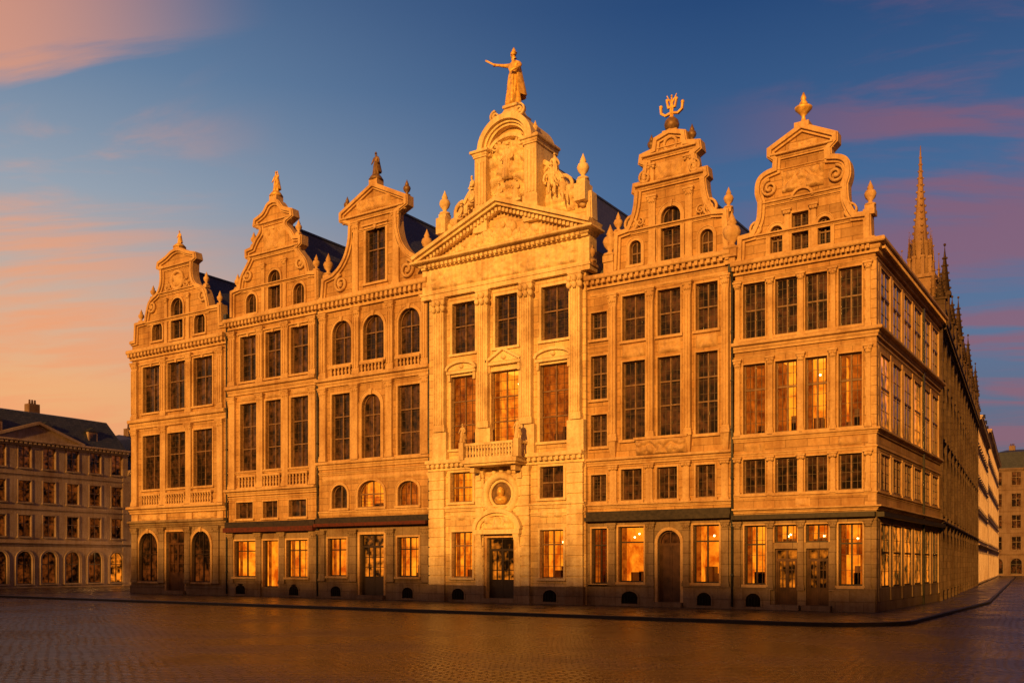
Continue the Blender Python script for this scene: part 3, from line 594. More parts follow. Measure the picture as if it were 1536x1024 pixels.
# balcony
xa, xb = FX(716), FX(797); zb = h.z(690)
box(t, xa, xb, Y-1.15, Y+.004, zb-.2, zb, tm); box(t, xa+.1, xb-.1, Y-1.05, Y+.003, zb-.32, zb-.2, tm)
for xx in (xa+.4, xb-.4):
    prism(t, [(xx-.13, zb-.32), (xx+.13, zb-.32), (xx+.13, zb-.95), (xx-.13, zb-.95)], Y-.28, Y+.002, tm); box(t, xx-.13, xx+.13, Y-.8, Y-.28, zb-.6, zb-.321, tm)
h.balus(xa+.2, xb-.2, zb, h.z(666), 1.05, tm, 16)
for xx in (xa, xb):
    box(t, xx-.14, xx+.14, Y-1.18, Y-.9, zb+.002, h.z(664), tm)
    for k in range(3): lathe(t, xx, Y-.75+.28*k, zb, BAL, tm, 8, 1, h.z(666)-zb-.1)
    box(t, xx-.1, xx+.1, Y-.9, Y, h.z(666)-.12, h.z(666), tm)
for xx in (xa, xb): figure(o, (xx+(.0), Y-1.04, h.z(664)), .95, tm, robe=True)
h.plinth(880, [(731, 779)]); h.vent(684, 702); h.vent(820, 840)
h.build_walls(776, lowmat='limestone_pale')
# crowning gable behind the pediment
gy = .34
items = [(651, 378), (656, 376), (659, 343), (680, 336), (688, 318, 1), (700, 292, 1), (714, 272, 1), (722, 264), (722, 250), (764, 250)]
h.gable(764, items, 390, y=gy)
wallmesh(h.p['walls'], [(h.gl[0][0], zc1), *h.gl, (h.gl[-1][0], zc1)], [], gy, .4, h.sm)
gc = h.gc; xa = FX(722); xb = FX(813)
gc2 = (xa+xb)/2; zt0 = FZ(765, 318); zs = FZ(765, 222); zt1 = FZ(765, 184)
W = h.p['walls']
hw = (xb-xa)/2
prism(W, [(xa+.3, zt0-1), (xa+.3, zs)]+arch_pts(xa+.3, xb-.3, zs, zt1-zs, 16)[1:-1]+[(xb-.3, zs), (xb-.3, zt0-1)], -.05, 1.6, h.sm)
for xx in (xa+.32, xb-.32):
    box(t, xx-.42, xx+.42, -.60, 1.5, zt0-.9, zt0+.35, tm); box(t, xx-.34, xx+.34, -.55, 1.4, zt0+.35, zs-.35, tm)
    for k in range(3): box(t, xx-.24+.18*k, xx-.14+.18*k, -.59, -.54, zt0+.5, zs-.6, tm)
    sweep(t, [(xx-.34, 1.4), (xx-.34, -.55), (xx+.34, -.55), (xx+.34, 1.4)], cprof(zs-.35, zs, .2), tm)
    box(t, xx-.3, xx+.3, -.45, 1.2, zs, zs+.18, tm); urn(o, xx, -.1, zs+.18, .75, tm)
ap = arch_pts(xa+.35, xb-.35, zs-.05, zt1-zs+.1, 20)
band(t, ap, -.12, .16, -.66, 1.62, tm); band(t, ap, -.24, -.121, -.48, .0, tm); band(t, ap, -.36, -.241, -.36, .0, tm)
band(t, arch_pts(xa+.75, xb-.75, zs-.3, .75, 14), -.05, .12, -.40, .0, tm)
relief(o, xa+.72, xb-.72, zt0+.5, zs+.25, -.07, .28, tm, 21, .07)
figure(o, (gc2, -.32, zt0+1.5), 1.8, tm, rz=0); figure(o, (gc2-.5, -.34, zt0+.3), 1.15, tm); figure(o, (gc2+.5, -.34, zt0+.3), 1.15, tm)
box(t, gc2-.95, gc2+.95, -.62, -.0, zt0+.22, zt0+.34, tm)
for sg in (-1, 1):
    scroll(o, gc2+sg*.75, zs+.1, -.2, .28, tm, sg)
    xv = gc2+sg*(hw+.55)
    figure(o, (xv, -.05, zt0-.15), 2.0, tm, rz=sg*.6, seated=True); figure(o, (xv+sg*.65, -.05, zt0-.6), 1.7, tm, rz=sg*.9, seated=True, arm_l=((-.2, 0, .8), (-.26, 0, .95), (-.28, -.05, 1.0)))
    figure(o, (xv+sg*.1, .1, zt0+1.1), 1.25, tm, rz=sg*.5)
    volute(o, gc+sg*2.95, FZ(690, 318), gy-.05, .6, tm, -sg); volute(o, gc+sg*2.25, FZ(708, 292), gy-.05, .5, tm, sg)
    relief(o, gc+sg*2.75-.8, gc+sg*2.75+.8, zt0-.5, zt0+.7, gy-.02, .28, tm, 31, .07)
    box(t, gc+sg*4.1-.3, gc+sg*4.1+.3, -.25, .5, FZ(666, 343)-.3, FZ(666, 328), tm); urn(o, gc+sg*4.1, .12, FZ(666, 328), 1.5, tm)
    for k in range(4): ball(o, (gc+sg*(3.3+.25*k), .2, FZ(690, 322)-.25*k), .24, tm)
zz = zt1+.1
box(t, gc2-.62, gc2+.62, -.3, .9, zz-.2, zz+.25, tm); frust(t, gc2, 0, .72, zz+.25, zz+.62, .52, .36, .95, .75, tm); box(t, gc2-.42, gc2+.42, -.15, .72, zz+.62, zz+.75, tm)
for sg in (-1, 1): volute(o, gc2+sg*.72, zz+.2, -.25, .3, tm, -sg)
STX, STZ = gc2, zz+.75
h.body(392, 206, cpx=764, front=1.0)
h.done()
st = MB()
figure(st, (STX, .25, STZ), 2.75, 'gilt', arm_l=((-.20, -.02, .80), (-.33, -.04, .85), (-.42, -.05, .88)), arm_r=((.17, 0, .70), (.15, -.10, .62), (.08, -.14, .60)), rz=-.15, hands=True)
lathe(st, STX, .25, STZ-.02, [(.36, 0), (.36, .06), (.30, .1), (.01, .12)], 'gilt', 14)
band(st, [(STX-1.0, STZ+2.28), (STX-1.55, STZ+2.66)], -.035, .045, .02, .1, 'gilt')
lathe(st, STX+.02, .22, STZ+2.72, [(.17, -.06), (.1, 0), (.1, .06), (.05, .15), (.01, .22)], 'gilt', 12)
st.obj('gilded_statue')
# =============================================================== HOUSE E
h = Row('guild_house', 882, 1100, 1000, 0, 'limestone_warm'); t = h.p['trim']; o = h.p['ornaments']
for p, q in ((934, 968), (987, 1021), (1044, 1077)):
    h.w(p, q, 434, 503, tr=(.5,), sur=.07, fine=(2, 3)); h.w(p, q, 535, 655, tr=(.7, .4), sur=.07, fine=(2, 3)); relief(o, FX(p), FX(q), h.z(529), h.z(509), 0, .12, h.tm, p)
h.w(887, 911, 452, 494, tr=(.45,), sur=.07, own=False); h.w(887, 911, 520, 588, tr=(.6, .3), sur=.07); h.w(887, 911, 612, 662, tr=(.5,), sur=.07); h.w(887, 910, 706, 748, tr=(), sur=.07)
for p, q in ((932, 963), (986, 1016), (1044, 1073)): h.w(p, q, 700, 748, tr=(), fine=(2, 2), sur=.08)
h.w(888, 911, 790, 876, tr=(.7,), lit=3, fm='dark_joinery', sur=.08); h.w(928, 966, 788, 873, nx=1, tr=(.72,), lit=1, fine=None, fm='dark_joinery', sur=.08)
h.d(987, 1021, 795, arch=1, glazed=False); h.w(1040, 1079, 788, 873, nx=2, tr=(.72,), lit=1, fine=None, fm='dark_joinery', sur=.08)
h.w(945, 962, 361, 397, own=True, arch=1, tr=(.5,), fine=(2, 2)); h.w(992, 1021, 309, 390, own=True, arch=1, tr=(.6, .3), sur=.16, key=True); h.w(1051, 1070, 344, 380, own=True, arch=1, tr=(.5,), fine=(2, 2))
h.gable(1006, [(921, 407), (926, 405), (928, 354), (944, 348), (951, 332, 1), (956, 312, 1), (958, 291), (954, 289), (955, 281), (968, 278), (970, 262, 1), (972, 248), (964, 245), (965, 237), (984, 228), (986, 212), (1006, 200)], 405)
h.gl = [(h.x0, h.z(396))]+h.gl
h.c(396, 415, .45, .28); h.c(417, 421, .1); h.c(681, 692, .3); h.c(752, 759, .2); h.c(506, 508, .06)
h.rel(885, 1097, 421.5, 427, .05, 12)
h.pl((921, 977, 1033, 1090), 10, 428, 656, p=.18, fl=2); h.pl((921, 975, 1030, 1088), 10, 693, 752, p=.1)
for q in (921, 977, 1033, 1090):
    frust(t, FX(q), 0, .004, h.z(681), h.z(657), .1, .2, .1, .3, h.tm)
relief(o, FX(958), FX(1032), h.z(680), h.z(658), -.25, .15, h.tm, 9, .05); box(t, FX(957), FX(1033), -.25, .003, h.z(680), h.z(658), h.tm); box(t, FX(955), FX(1035), -.36, .004, h.z(657)-.02, h.z(654), h.tm)
h.ledge(944, 348, 5); h.ledge(956, 281, 8, .32); h.ledge(966, 237, 7, .3); h.ledge(985, 224, 4, .15)
for u in (979, 1034): h.pil(FX(u), .32, FZ(u, 400 if u < 1000 else 391), FZ(1006, 288), .1)
for u in (978, 1033): h.pil(FX(u), .24, FZ(1006, 270), FZ(1006, 240), .08)
relief(o, h.gc-.75, h.gc+.75, FZ(1006, 268), FZ(1006, 240), -.01, .14, h.tm, 4); ring(o, h.gc, FZ(1006, 216), -.05, .3, .07, h.tm)
for sg in (-1, 1):
    volute(o, h.gc+sg*(h.gc-FX(951)+.05), FZ(948, 338), -.02, .38, h.tm, -sg); volute(o, h.gc+sg*(h.gc-FX(973)+.1), FZ(973, 268), -.1, .3, h.tm, -sg)
    scroll(o, h.gc+sg*1.45, FZ(1006, 325), -.01, .2, h.tm, sg)
    urn(o, h.gc+sg*(h.gc-FX(976)), .1, FZ(976, 234), 1.0, 'bronze'); urn(o, h.gc+sg*2.65, .1, FZ(930, 352), 1.1, h.tm)
urn(o, FX(917), -.1, FZ(917, 395), 1.75, h.tm); urn(o, FX(1099), -.1, FZ(1099, 388), 2.0, h.tm); urn(o, FX(888), -.1, FZ(888, 400), 1.2, h.tm)
box(t, FX(917)-.25, FX(917)+.25, -.3, .2, FZ(917, 412), FZ(917, 395), h.tm); box(t, FX(1099)-.25, FX(1099)+.2, -.3, .2, FZ(1099, 398), FZ(1099, 388), h.tm)
cz = FZ(1006, 200); box(t, h.gc-.35, h.gc+.35, -.15, .45, cz, cz+.12, h.tm)
ball(o, (h.gc, .12, cz+.42), .34, 'bronze', seg=14); lathe(o, h.gc, .12, cz+.72, [(.16, 0), (.1, .05), (.05, .12), (.05, .55), (.02, .85)], 'gilt', 10)
for sg in (-1, 1):
    band(o, [(h.gc, cz+.95), (h.gc+sg*.3, cz+.88), (h.gc+sg*.5, cz+1.02), (h.gc+sg*.52, cz+1.28)], -.045, .045, .06, .18, 'gilt'); band(o, [(h.gc, cz+1.2), (h.gc+sg*.16, cz+1.2), (h.gc+sg*.22, cz+1.5)], -.04, .04, .06, .18, 'gilt')
    ball(o, (h.gc+sg*.52, .12, cz+1.32), .09, 'gilt'); ball(o, (h.gc+sg*.22, .12, cz+1.54), .08, 'gilt')
figure(o, (h.gc, .12, cz+.75), 1.0, 'gilt', robe=False, arm_l=((-.16, 0, .85), (-.2, 0, .95), (-.24, 0, 1.02)), arm_r=((.16, 0, .85), (.2, 0, .95), (.24, 0, 1.02)))
box(h.p['doors'], h.x0+.03, h.x1-.03, -.42, .005, h.z(779), h.z(773), 'fascia_dark'); box(h.p['doors'], h.x0+.04, h.x1-.04, -.28, .004, h.z(773)+.003, h.z(764), 'fascia_dark')
h.pl((919, 977, 1030, 1089), 9, 782, 878, p=.10, m='plinth_stone')
h.build_walls(772); h.body(402, 250, cpx=1006); h.plinth(880, [(987, 1021)]); h.vent(934, 958); h.vent(1047, 1068); h.done()
# =============================================================== HOUSE F (corner)
h = Row('corner_guild_house', 1100, 1314, 1207, 0, 'limestone'); t = h.p['trim']; o = h.p['ornaments']; h.x1 = 0.0
FC = [(1115, 1148), (1163, 1196), (1208, 1241), (1258, 1293)]
for i, (p, q) in enumerate(FC):
    h.w(p, q, 412, 497, tr=(.52,), sur=.05, fine=(2, 3)); h.w(p, q, 537, 645, tr=(.64,), sur=.05, fine=(2, 3), lit=(3, 1, 1, 3)[i]); h.w(p, q, 684, 737, tr=(), sur=.05, fine=(2, 2))
h.w(1117, 1149, 786, 877, tr=(.68,), lit=1, sur=.06, fine=(2, 2), fm='dark_joinery'); h.w(1258, 1294, 786, 877, tr=(.68,), lit=1, sur=.06, fine=(2, 2), fm='dark_joinery')
for p, q in ((1162, 1196), (1209, 1243)):
    h.w(p, q, 786, 813, tr=(), lit=1, sur=.06, fine=(2, 1), fm='dark_joinery', sill=False); h.d(p, q, 822, lit=1, sur=0)
h.w(1156, 1174, 339, 380, own=True, arch=1, tr=(.5,), fine=(2, 2)); h.w(1188, 1213, 318, 375, own=True, tr=(.55,), sur=.1); h.w(1227, 1246, 325, 367, own=True, arch=1, tr=(.5,), fine=(2, 2))
h.gable(1204, [(1102, 398), (1112, 395), (1113, 360), (1131, 355), (1138, 340, 1), (1142, 326, 1), (1143, 304), (1139, 291, 1), (1141, 274, 1), (1150, 264, 1), (1165, 257), (1166, 241), (1157, 235), (1157, 227), (1204, 192)], 395)
prof = lambda yt, yb, p: cprof(h.z(yb), h.z(yt), p)
LP = [(h.x0+.01, 0), (0, 0), (0, 14.4)]
for yt, yb, p in ((378, 397, .42), (404, 407, .06), (503, 517, .30), (524, 527, .05), (648, 657, .2), (674, 679, .08), (740, 745, .08), (760, 767, .25)): sweep(t, LP, prof(yt, yb, p), h.tm)
for i in range(30): x = h.x0+.1+i*(5.7/30); box(t, x-.05, x+.05, -.34, -.22, h.z(392), h.z(386), h.tm)
for i in range(70): y = .1+i*.203; box(t, .22, .34, y-.05, y+.05, h.z(392), h.z(386), h.tm)
for ys in ((408, 502), (528, 647), (680, 740)): h.pl((1107, 1156, 1202, 1250, 1303), 7, ys[0], ys[1], p=.09)
for px in (1132, 1275): relief(o, FX(px)-.45, FX(px)+.45, h.z(672), h.z(659), 0, .12, h.tm, px)
relief(o, FX(1204)-.3, FX(1204)+.3, h.z(758), h.z(747), 0, .12, h.tm, 2)
h.ledge(1131, 355, 5); h.ledge(1143, 306, 5, .18); h.ledge(1158, 235, 7, .3); h.ledge(1166, 256, 3, .12)
for u in (1181, 1221): h.pil(FX(u), .2, FZ(u, 384 if u < 1200 else 376), FZ(1204, 309), .08)
ring(o, h.gc, FZ(1204, 268), -.06, .36, .09, h.tm); relief(o, h.gc-.85, h.gc+.85, FZ(1204, 284), FZ(1204, 252), -.01, .18, h.tm, 6, .05)
relief(o, h.gc-.6, h.gc+.6, FZ(1204, 226), FZ(1204, 212), -.01, .12, h.tm, 9, .05)
band(o, arch_pts(h.gc-.42, h.gc+.42, FZ(1204, 297), .4), -.04, .06, -.14, .004, h.tm)
for sg in (-1, 1):
    volute(o, h.gc+sg*1.35, FZ(1150, 285), -.02, .36, h.tm, -sg); volute(o, h.gc+sg*(h.gc-FX(1136)), FZ(1136, 345), -.02, .3, h.tm, -sg)
    if sg > 0: box(t, h.gc+sg*2.65-.22, h.gc+sg*2.65+.22, -.2, .3, FZ(1115, 360), FZ(1115, 352), h.tm); urn(o, h.gc+sg*2.65, .1, FZ(1115, 352), 1.2, h.tm)
cz = FZ(1204, 192); box(t, h.gc-.3, h.gc+.3, -.2, .45, cz, cz+.2, h.tm); lathe(o, h.gc, .12, cz+.2, [(.2, 0), (.12, .1), (.07, .3), (.16, .42), (.34, .6), (.36, .68), (.13, .74), (.18, .84), (.09, .98), (.12, 1.05), (.03, 1.3)], 'gilt', 16)
box(h.p['doors'], h.x0+.03, .02, -.36, .005, h.z(777), h.z(770), 'fascia_dark')
h.pl((1107, 1156, 1202, 1250, 1303), 8, 780, 885, p=.09, m='plinth_stone')
h.build_walls(768); h.body(388, 250, cpx=1204, depth=14.4, skip_right=True); h.plinth(884, [(1162, 1196), (1209, 1243)]); h.vent(1120, 1142)
zE = h.z(390)
for i in range(40):
    z0 = -.05+i*.38
    if z0 > zE-.6: break
    box(t, -.42 if i % 2 else -.3, .025, -.03, .42 if i % 2 else .3, z0+.008, z0+.372, h.tm if z0 > 3.9 else 'plinth_stone')
S = House('tmp_side', Matrix.Rotation(math.pi/2, 4, 'Z')); bpy.data.objects.remove(S.e); S.e = h.e
NC = 6; zt = [(412, 497), (537, 645), (684, 737), (786, 880)]
for k in range(NC):
    xa = .75+k*2.27
    for j, (yt, yb) in enumerate(zt):
        dim = 2 if (j == 3 and k < 5) or (j == 1 and k in (0, 3)) else 0
        S.window(xa, xa+1.7, h.z(yb), h.z(yt), tr=(.55,) if j != 2 else (), sur=.04, fine=(1, 2), lit=dim, fm='joinery' if j < 3 else 'dark_joinery', ins=.05, fw=.06, sill=False)
for k in range(NC+1):
    xc = max(.5, .46+k*2.27)
    for j, ys in enumerate(((408, 502), (528, 647), (680, 740), (780, 900))): S.pil(min(xc, 14.2), .3, h.z(ys[1]), h.z(ys[0]), .03, cap=False, m='trim_stone' if j < 3 else 'plinth_stone')
up = [q for q in S.holes if q[0][1] >= h.z(768)]; lo = [q for q in S.holes if q[0][1] < h.z(768)]
wallmesh(S.p['walls'], [(.352, h.z(768)), (.352, zE), (14.4, zE), (14.4, h.z(768))], up, 0, .33, h.sm); wallmesh(S.p['walls'], [(.352, -.1), (.352, h.z(768)), (14.4, h.z(768)), (14.4, -.1)], lo, 0, .33, 'plinth_stone')
box(S.p['doors'], .05, 14.3, -.30, .004, h.z(777), h.z(770), 'fascia_dark')
box(S.p['ironwork'], 9.4, 9.5, -.14, -.05, .1, zE-.3, 'iron')
S.done(); h.done()
pp = MB()
for px in (343, 479, 646.5, 1100):
    x = FX(px); z1 = FZ(px, 480 if px < 400 else 460 if px < 500 else 445 if px < 700 else 410); lathe(pp, x, -.16, .2, [(.05, 0), (.05, z1-.2)], 'lead', 8)
    for k in range(6): lathe(pp, x, -.16, 1.5+k*(z1-2)/6, [(.07, 0), (.07, .08)], 'lead', 8)
    box(pp, x-.13, x+.13, -.3, -.03, z1, z1+.3, 'lead')
pp.obj('rain_downpipes')
for nm, px, yb, yt, cx, mat in (('rooftop_statue', 268, 376, 345, a.gc, 'gilt'), ('rooftop_statue', 413, 303, 256, b_.gc, 'gilt'), ('rooftop_statue', 566, 279, 226, c_.gc, 'bronze')):
    s_ = MB(); z0 = FZ(px, yb); H = FZ(px, yt)-z0
    box(s_, cx-.3, cx+.3, -.15, .4, z0-.05, z0+.22*H, 'trim_stone'); lathe(s_, cx, .12, z0+.2*H, [(.42, 0), (.3, .1*H), (.2, .16*H)], mat, 12)
    figure(s_, (cx, .12, z0+.3*H), H*.7, mat, arm_r=((.17, 0, .72), (.16, -.06, .88), (.15, -.08, .98)) if px == 413 else ((.16, 0, .66), (.18, -.05, .54), (.12, -.12, .50)))
    s_.obj(nm)
# =============================================================== generic town houses
def town(name, M, w, hgt, nfl, ncol, roofh, wm, tm, gf=3.8, lit=.15, arch_g=True, roof='mansard', depth=10, seed=1, wr=.5, ped=False, ins=.2):
    H = House(name, M); rnd = random.Random(seed); fh = (hgt-gf)/nfl; cw = w/ncol
    for c in range(ncol):
        xc = (c+.5)*cw; hw = cw*wr/2
        for f in range(nfl):
            z0 = gf+f*fh+fh*.2; H.window(xc-hw, xc+hw, z0, z0+fh*.62, tr=(.6,), fine=None, sur=.1, tm=tm, lit=2 if rnd.random() < lit*.2 else 0, ins=ins)
        H.window(xc-hw*1.2, xc+hw*1.2, .35, gf-.7, arch=1 if arch_g else 0, tr=(.6,), fine=None, sur=.14, tm=tm, lit=2 if rnd.random() < lit else 0, fm='dark_joinery', ins=ins)
    wallmesh(H.p['walls'], [(0, -.1), (0, hgt), (w, hgt), (w, -.1)], H.holes, 0, .35, wm)
    H.cor(0, w, hgt-.5, hgt, .5, tm, .4); H.cor(0, w, gf-.2, gf+.1, .25, tm)
    for f in range(1, nfl): H.cor(0, w, gf+f*fh-.12, gf+f*fh+.05, .12, tm)
    for xx in (.25, w-.25): box(H.p['trim'], xx-.25, xx+.25, -.08, .004, -.05, hgt-.5, tm)
    b = H.p['walls']
    b.add([(.01, .36, 0), (.01, depth, 0), (.01, depth, hgt), (.01, .36, hgt)], [(0, 1, 2, 3)], wm); b.add([(w-.01, .36, 0), (w-.01, depth, 0), (w-.01, depth, hgt), (w-.01, .36, hgt)], [(0, 1, 2, 3)], wm); b.add([(0.01, depth, 0), (w-.01, depth, 0), (w-.01, depth, hgt), (.01, depth, hgt)], [(0, 1, 2, 3)], wm)
    r = H.p['roof']; i1, i2 = (1.3, 1.3) if roof == 'mansard' else (depth/2, 0.02)
    vs = [(0, 0.05, hgt), (w, 0.05, hgt), (w, depth, hgt), (0, depth, hgt), (i2, i1, hgt+roofh), (w-i2, i1, hgt+roofh), (w-i2, depth-i1, hgt+roofh), (i2, depth-i1, hgt+roofh)]
    if roof == 'mansard': vs += [(2.5, depth/2, hgt+roofh*1.25), (w-2.5, depth/2, hgt+roofh*1.25)]; fs = [(0, 1, 5, 4), (1, 2, 6, 5), (2, 3, 7, 6), (3, 0, 4, 7), (4, 5, 9, 8), (6, 7, 8, 9), (5, 6, 9), (7, 4, 8)]
    else: fs = [(0, 1, 5, 4), (2, 3, 7, 6), (1, 2, 6, 5), (3, 0, 4, 7)]
    r.add(vs, fs, 'slate')
    if roof == 'mansard':
        for c in range(0, ncol, 2):
            xc = (c+.5)*cw; box(r, xc-.45, xc+.45, .35, 1.6, hgt+.3, hgt+1.45, wm); prism(r, [(xc-.6, hgt+1.45), (xc, hgt+1.85), (xc+.6, hgt+1.45)], .25, 1.6, 'lead'); box(r, xc-.3, xc+.3, .335, .36, hgt+.45, hgt+1.3, 'dark_glass')
    for k in range(max(1, int(w/7))):
        xc = (k+.5)*7*rnd.uniform(.8, 1.1)
        if xc < w-1: box(r, xc-.5, xc+.5, depth*.45, depth*.45+.8, hgt, hgt+roofh*1.25+.7, 'brown_render'); [lathe(r, xc-.25+.25*q, depth*.45+.4, hgt+roofh*1.25+.7, [(.1, 0), (.08, .4)], 'door_wood', 8) for q in range(3)]
    if ped:
        xm = w/2; prism(H.p['walls'], [(xm-4, hgt), (xm, hgt+1.4), (xm+4, hgt)], -.1, .3, wm); band(H.p['trim'], [(xm-4.2, hgt), (xm, hgt+1.5), (xm+4.2, hgt)], -.08, .14, -.4, .3, tm)
    H.done(); return H
ML = lambda y: Matrix.Translation((-70.6, y, 0)) @ Matrix.Rotation(math.pi/2, 4, 'Z')
town('town_house', ML(-34), 18, 12.4, 3, 9, 2.4, 'render_wall', 'render_wall', seed=2)
town('town_house', ML(-16), 14, 11.6, 3, 7, 2.4, 'render_wall', 'render_wall', seed=3)
town('town_house', ML(-2), 17.5, 12.6, 3, 8, 2.6, 'render_wall', 'render_wall', seed=4, ped=True, lit=.15)
town('town_house', ML(15.5), 22, 10.8, 3, 10, 3.2, 'render_wall', 'render_wall', seed=5, lit=.4)
town('town_house', ML(37.5), 18, 12.5, 3, 8, 3.0, 'render_wall', 'render_wall', seed=6)
dv = Vector((-9.9, 113.6, 0)).normalized(); ang = math.atan2(dv.y, dv.x)
MS = lambda k: Matrix.Translation(Vector((0, 14.45, 0))+dv*k) @ Matrix.Rotation(ang, 4, 'Z')
def pinn(b, x, y, z, w, h, m):
    box(b, x-w/2, x+w/2, y-w/2, y+w/2, z, z+h*.4, m); box(b, x-w*.65, x+w*.65, y-w*.65, y+w*.65, z+h*.38, z+h*.43, m)
    lathe(b, x, y, z+h*.43, [(w*.55, 0), (w*.06, h*.5), (w*.02, h*.57)], m, 4)
    for k in range(5):
        zz = z+h*(.48+.09*k); rr = w*.55*(1-k*.17)
        for q in range(4): a = q*math.pi/2; ball(b, (x+rr*math.cos(a), y+rr*math.sin(a), zz), w*.13, m, seg=5)
    ball(b, (x, y, z+h), w*.16, m, seg=6)
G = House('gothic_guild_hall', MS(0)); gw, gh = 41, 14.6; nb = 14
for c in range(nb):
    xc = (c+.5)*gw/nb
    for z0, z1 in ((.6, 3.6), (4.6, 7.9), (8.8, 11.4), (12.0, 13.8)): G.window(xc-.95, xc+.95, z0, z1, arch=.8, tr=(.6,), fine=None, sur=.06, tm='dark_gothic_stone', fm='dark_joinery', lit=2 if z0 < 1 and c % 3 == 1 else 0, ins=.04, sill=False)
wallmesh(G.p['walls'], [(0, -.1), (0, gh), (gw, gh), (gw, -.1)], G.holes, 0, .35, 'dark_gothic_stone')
G.cor(0, gw, gh-.5, gh, .35, 'dark_gothic_stone', .5); G.cor(0, gw, 4.0, 4.3, .2, 'dark_gothic_stone'); G.cor(0, gw, 8.4, 8.6, .12, 'dark_gothic_stone')
G.balus(0, gw, gh, gh+1, .1, 'dark_gothic_stone', n=70)
for c in range(nb+1):
    xc = c*gw/nb; box(G.p['trim'], xc-.15, xc+.15, -.14, .004, -.05, gh+.3, 'dark_gothic_stone'); pinn(G.p['ornaments'], xc, -.02, gh+.3, .5, (2.2, 4.6, 2.2, 3.2)[c % 4], 'dark_gothic_stone')
G.p['roof'].add([(0, .4, gh), (gw, .4, gh), (gw, 12, gh), (0, 12, gh), (0.1, 6, gh+3), (gw-.1, 6, gh+3)], [(0, 1, 5, 4), (2, 3, 4, 5), (0, 3, 4), (1, 2, 5)], 'slate')
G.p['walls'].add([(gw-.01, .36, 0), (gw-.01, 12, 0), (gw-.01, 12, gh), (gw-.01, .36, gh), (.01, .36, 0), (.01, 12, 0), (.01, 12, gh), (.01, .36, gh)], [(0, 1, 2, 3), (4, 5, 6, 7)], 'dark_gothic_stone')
G.done()
T = House('gothic_spire_turret'); b = T.p['walls']; g = 'spire_stone'; X, Yt = -1.95, 20.0
box(b, X-.8, X+.8, Yt-.8, Yt+.8, 0, 18.6, g)
for zz in (13.5, 16, 18.4): box(T.p['trim'], X-.92, X+.92, Yt-.92, Yt+.92, zz, zz+.2, g)
for sx in (-1, 1):
    for sy in (-1, 1): pinn(T.p['ornaments'], X+sx*.85, Yt+sy*.85, 14.5, .36, 5.6, g)
for sx in (-.32, .32):
    prism(T.p['window_frames'], [(X+sx-.2, 14.3), (X+sx-.2, 17.2), (X+sx, 17.8), (X+sx+.2, 17.2), (X+sx+.2, 14.3)], Yt-.815, Yt-.79, 'void_shade')  # dark panels on the turret faces, painted as shaded openings
    T.p['window_frames'].add([(X+.815, Yt+sx-.2, 14.3), (X+.815, Yt+sx+.2, 14.3), (X+.815, Yt+sx+.2, 17.2), (X+.815, Yt+sx, 17.8), (X+.815, Yt+sx-.2, 17.2)], [(0, 1, 2, 3, 4)], 'void_shade')
lathe(b, X, Yt, 18.6, [(.66, 0), (.55, 1.0), (.52, 1.9), (.6, 2.0), (.40, 2.1), (.21, 4.4), (.09, 6.4), (.02, 7.7)], g, 8)
for k in range(13):
    for q in range(4): a_ = q*math.pi/2+.4; rr = .41*(1-k/13.5); ball(T.p['ornaments'], (X+rr*math.cos(a_), Yt+rr*math.sin(a_), 20.8+k*.40), .10*(1-k*.04), g, seg=5)
for q in range(8): a_ = q*math.pi/4+.39; pinn(T.p['ornaments'], X+.62*math.cos(a_), Yt+.62*math.sin(a_), 18.6, .18, 2.7, g)
T.done()
town('pale_town_house', MS(41.5), 26, 15.5, 4, 10, 2.0, 'pale_render', 'pale_render', seed=8, arch_g=False, lit=.3, ins=.05)
town('pale_town_house', MS(67.6), 46, 17.5, 4, 18, 2.0, 'pale_render', 'pale_render', seed=9, arch_g=False, lit=.3, ins=.05)
town('town_house', Matrix.Translation((-14, 150, 0)), 30, 19, 4, 10, 3, 'brown_render', 'brown_render', seed=10)
town('town_house', Matrix.Translation((16, 150, 0)), 30, 17, 4, 10, 3, 'brown_render', 'brown_render', seed=11)
# far side of the side street
yy = 24
for k, (w_, hh) in enumerate(((30, 15.5), (28, 16), (30, 15), (34, 16.5))):
    town('town_house', Matrix.Translation((14, yy, 0)) @ Matrix.Rotation(-math.pi/2, 4, 'Z'), w_, hh, 3, 9, 2.6, 'brown_render', 'brown_render', seed=40+k, lit=.3); yy += (28, 30, 34, 0)[k]
# opposite side of the square (behind the photographer)
xx = 56
for k, (w_, hh, rf) in enumerate(((16, 13.6, 2.6), (14, 14.3, 2.2), (18, 13.1, 3.0), (15, 14.0, 2.4), (17, 13.4, 2.7), (15, 14.3, 2.2), (18, 13.5, 2.8), (16, 14.0, 2.4))):
    town('town_house', Matrix.Translation((xx, -62, 0)) @ Matrix.Rotation(math.pi, 4, 'Z'), w_, hh, 3, 6, rf, 'brown_render', 'brown_render', seed=20+k, roof='gable', depth=10); xx -= w_
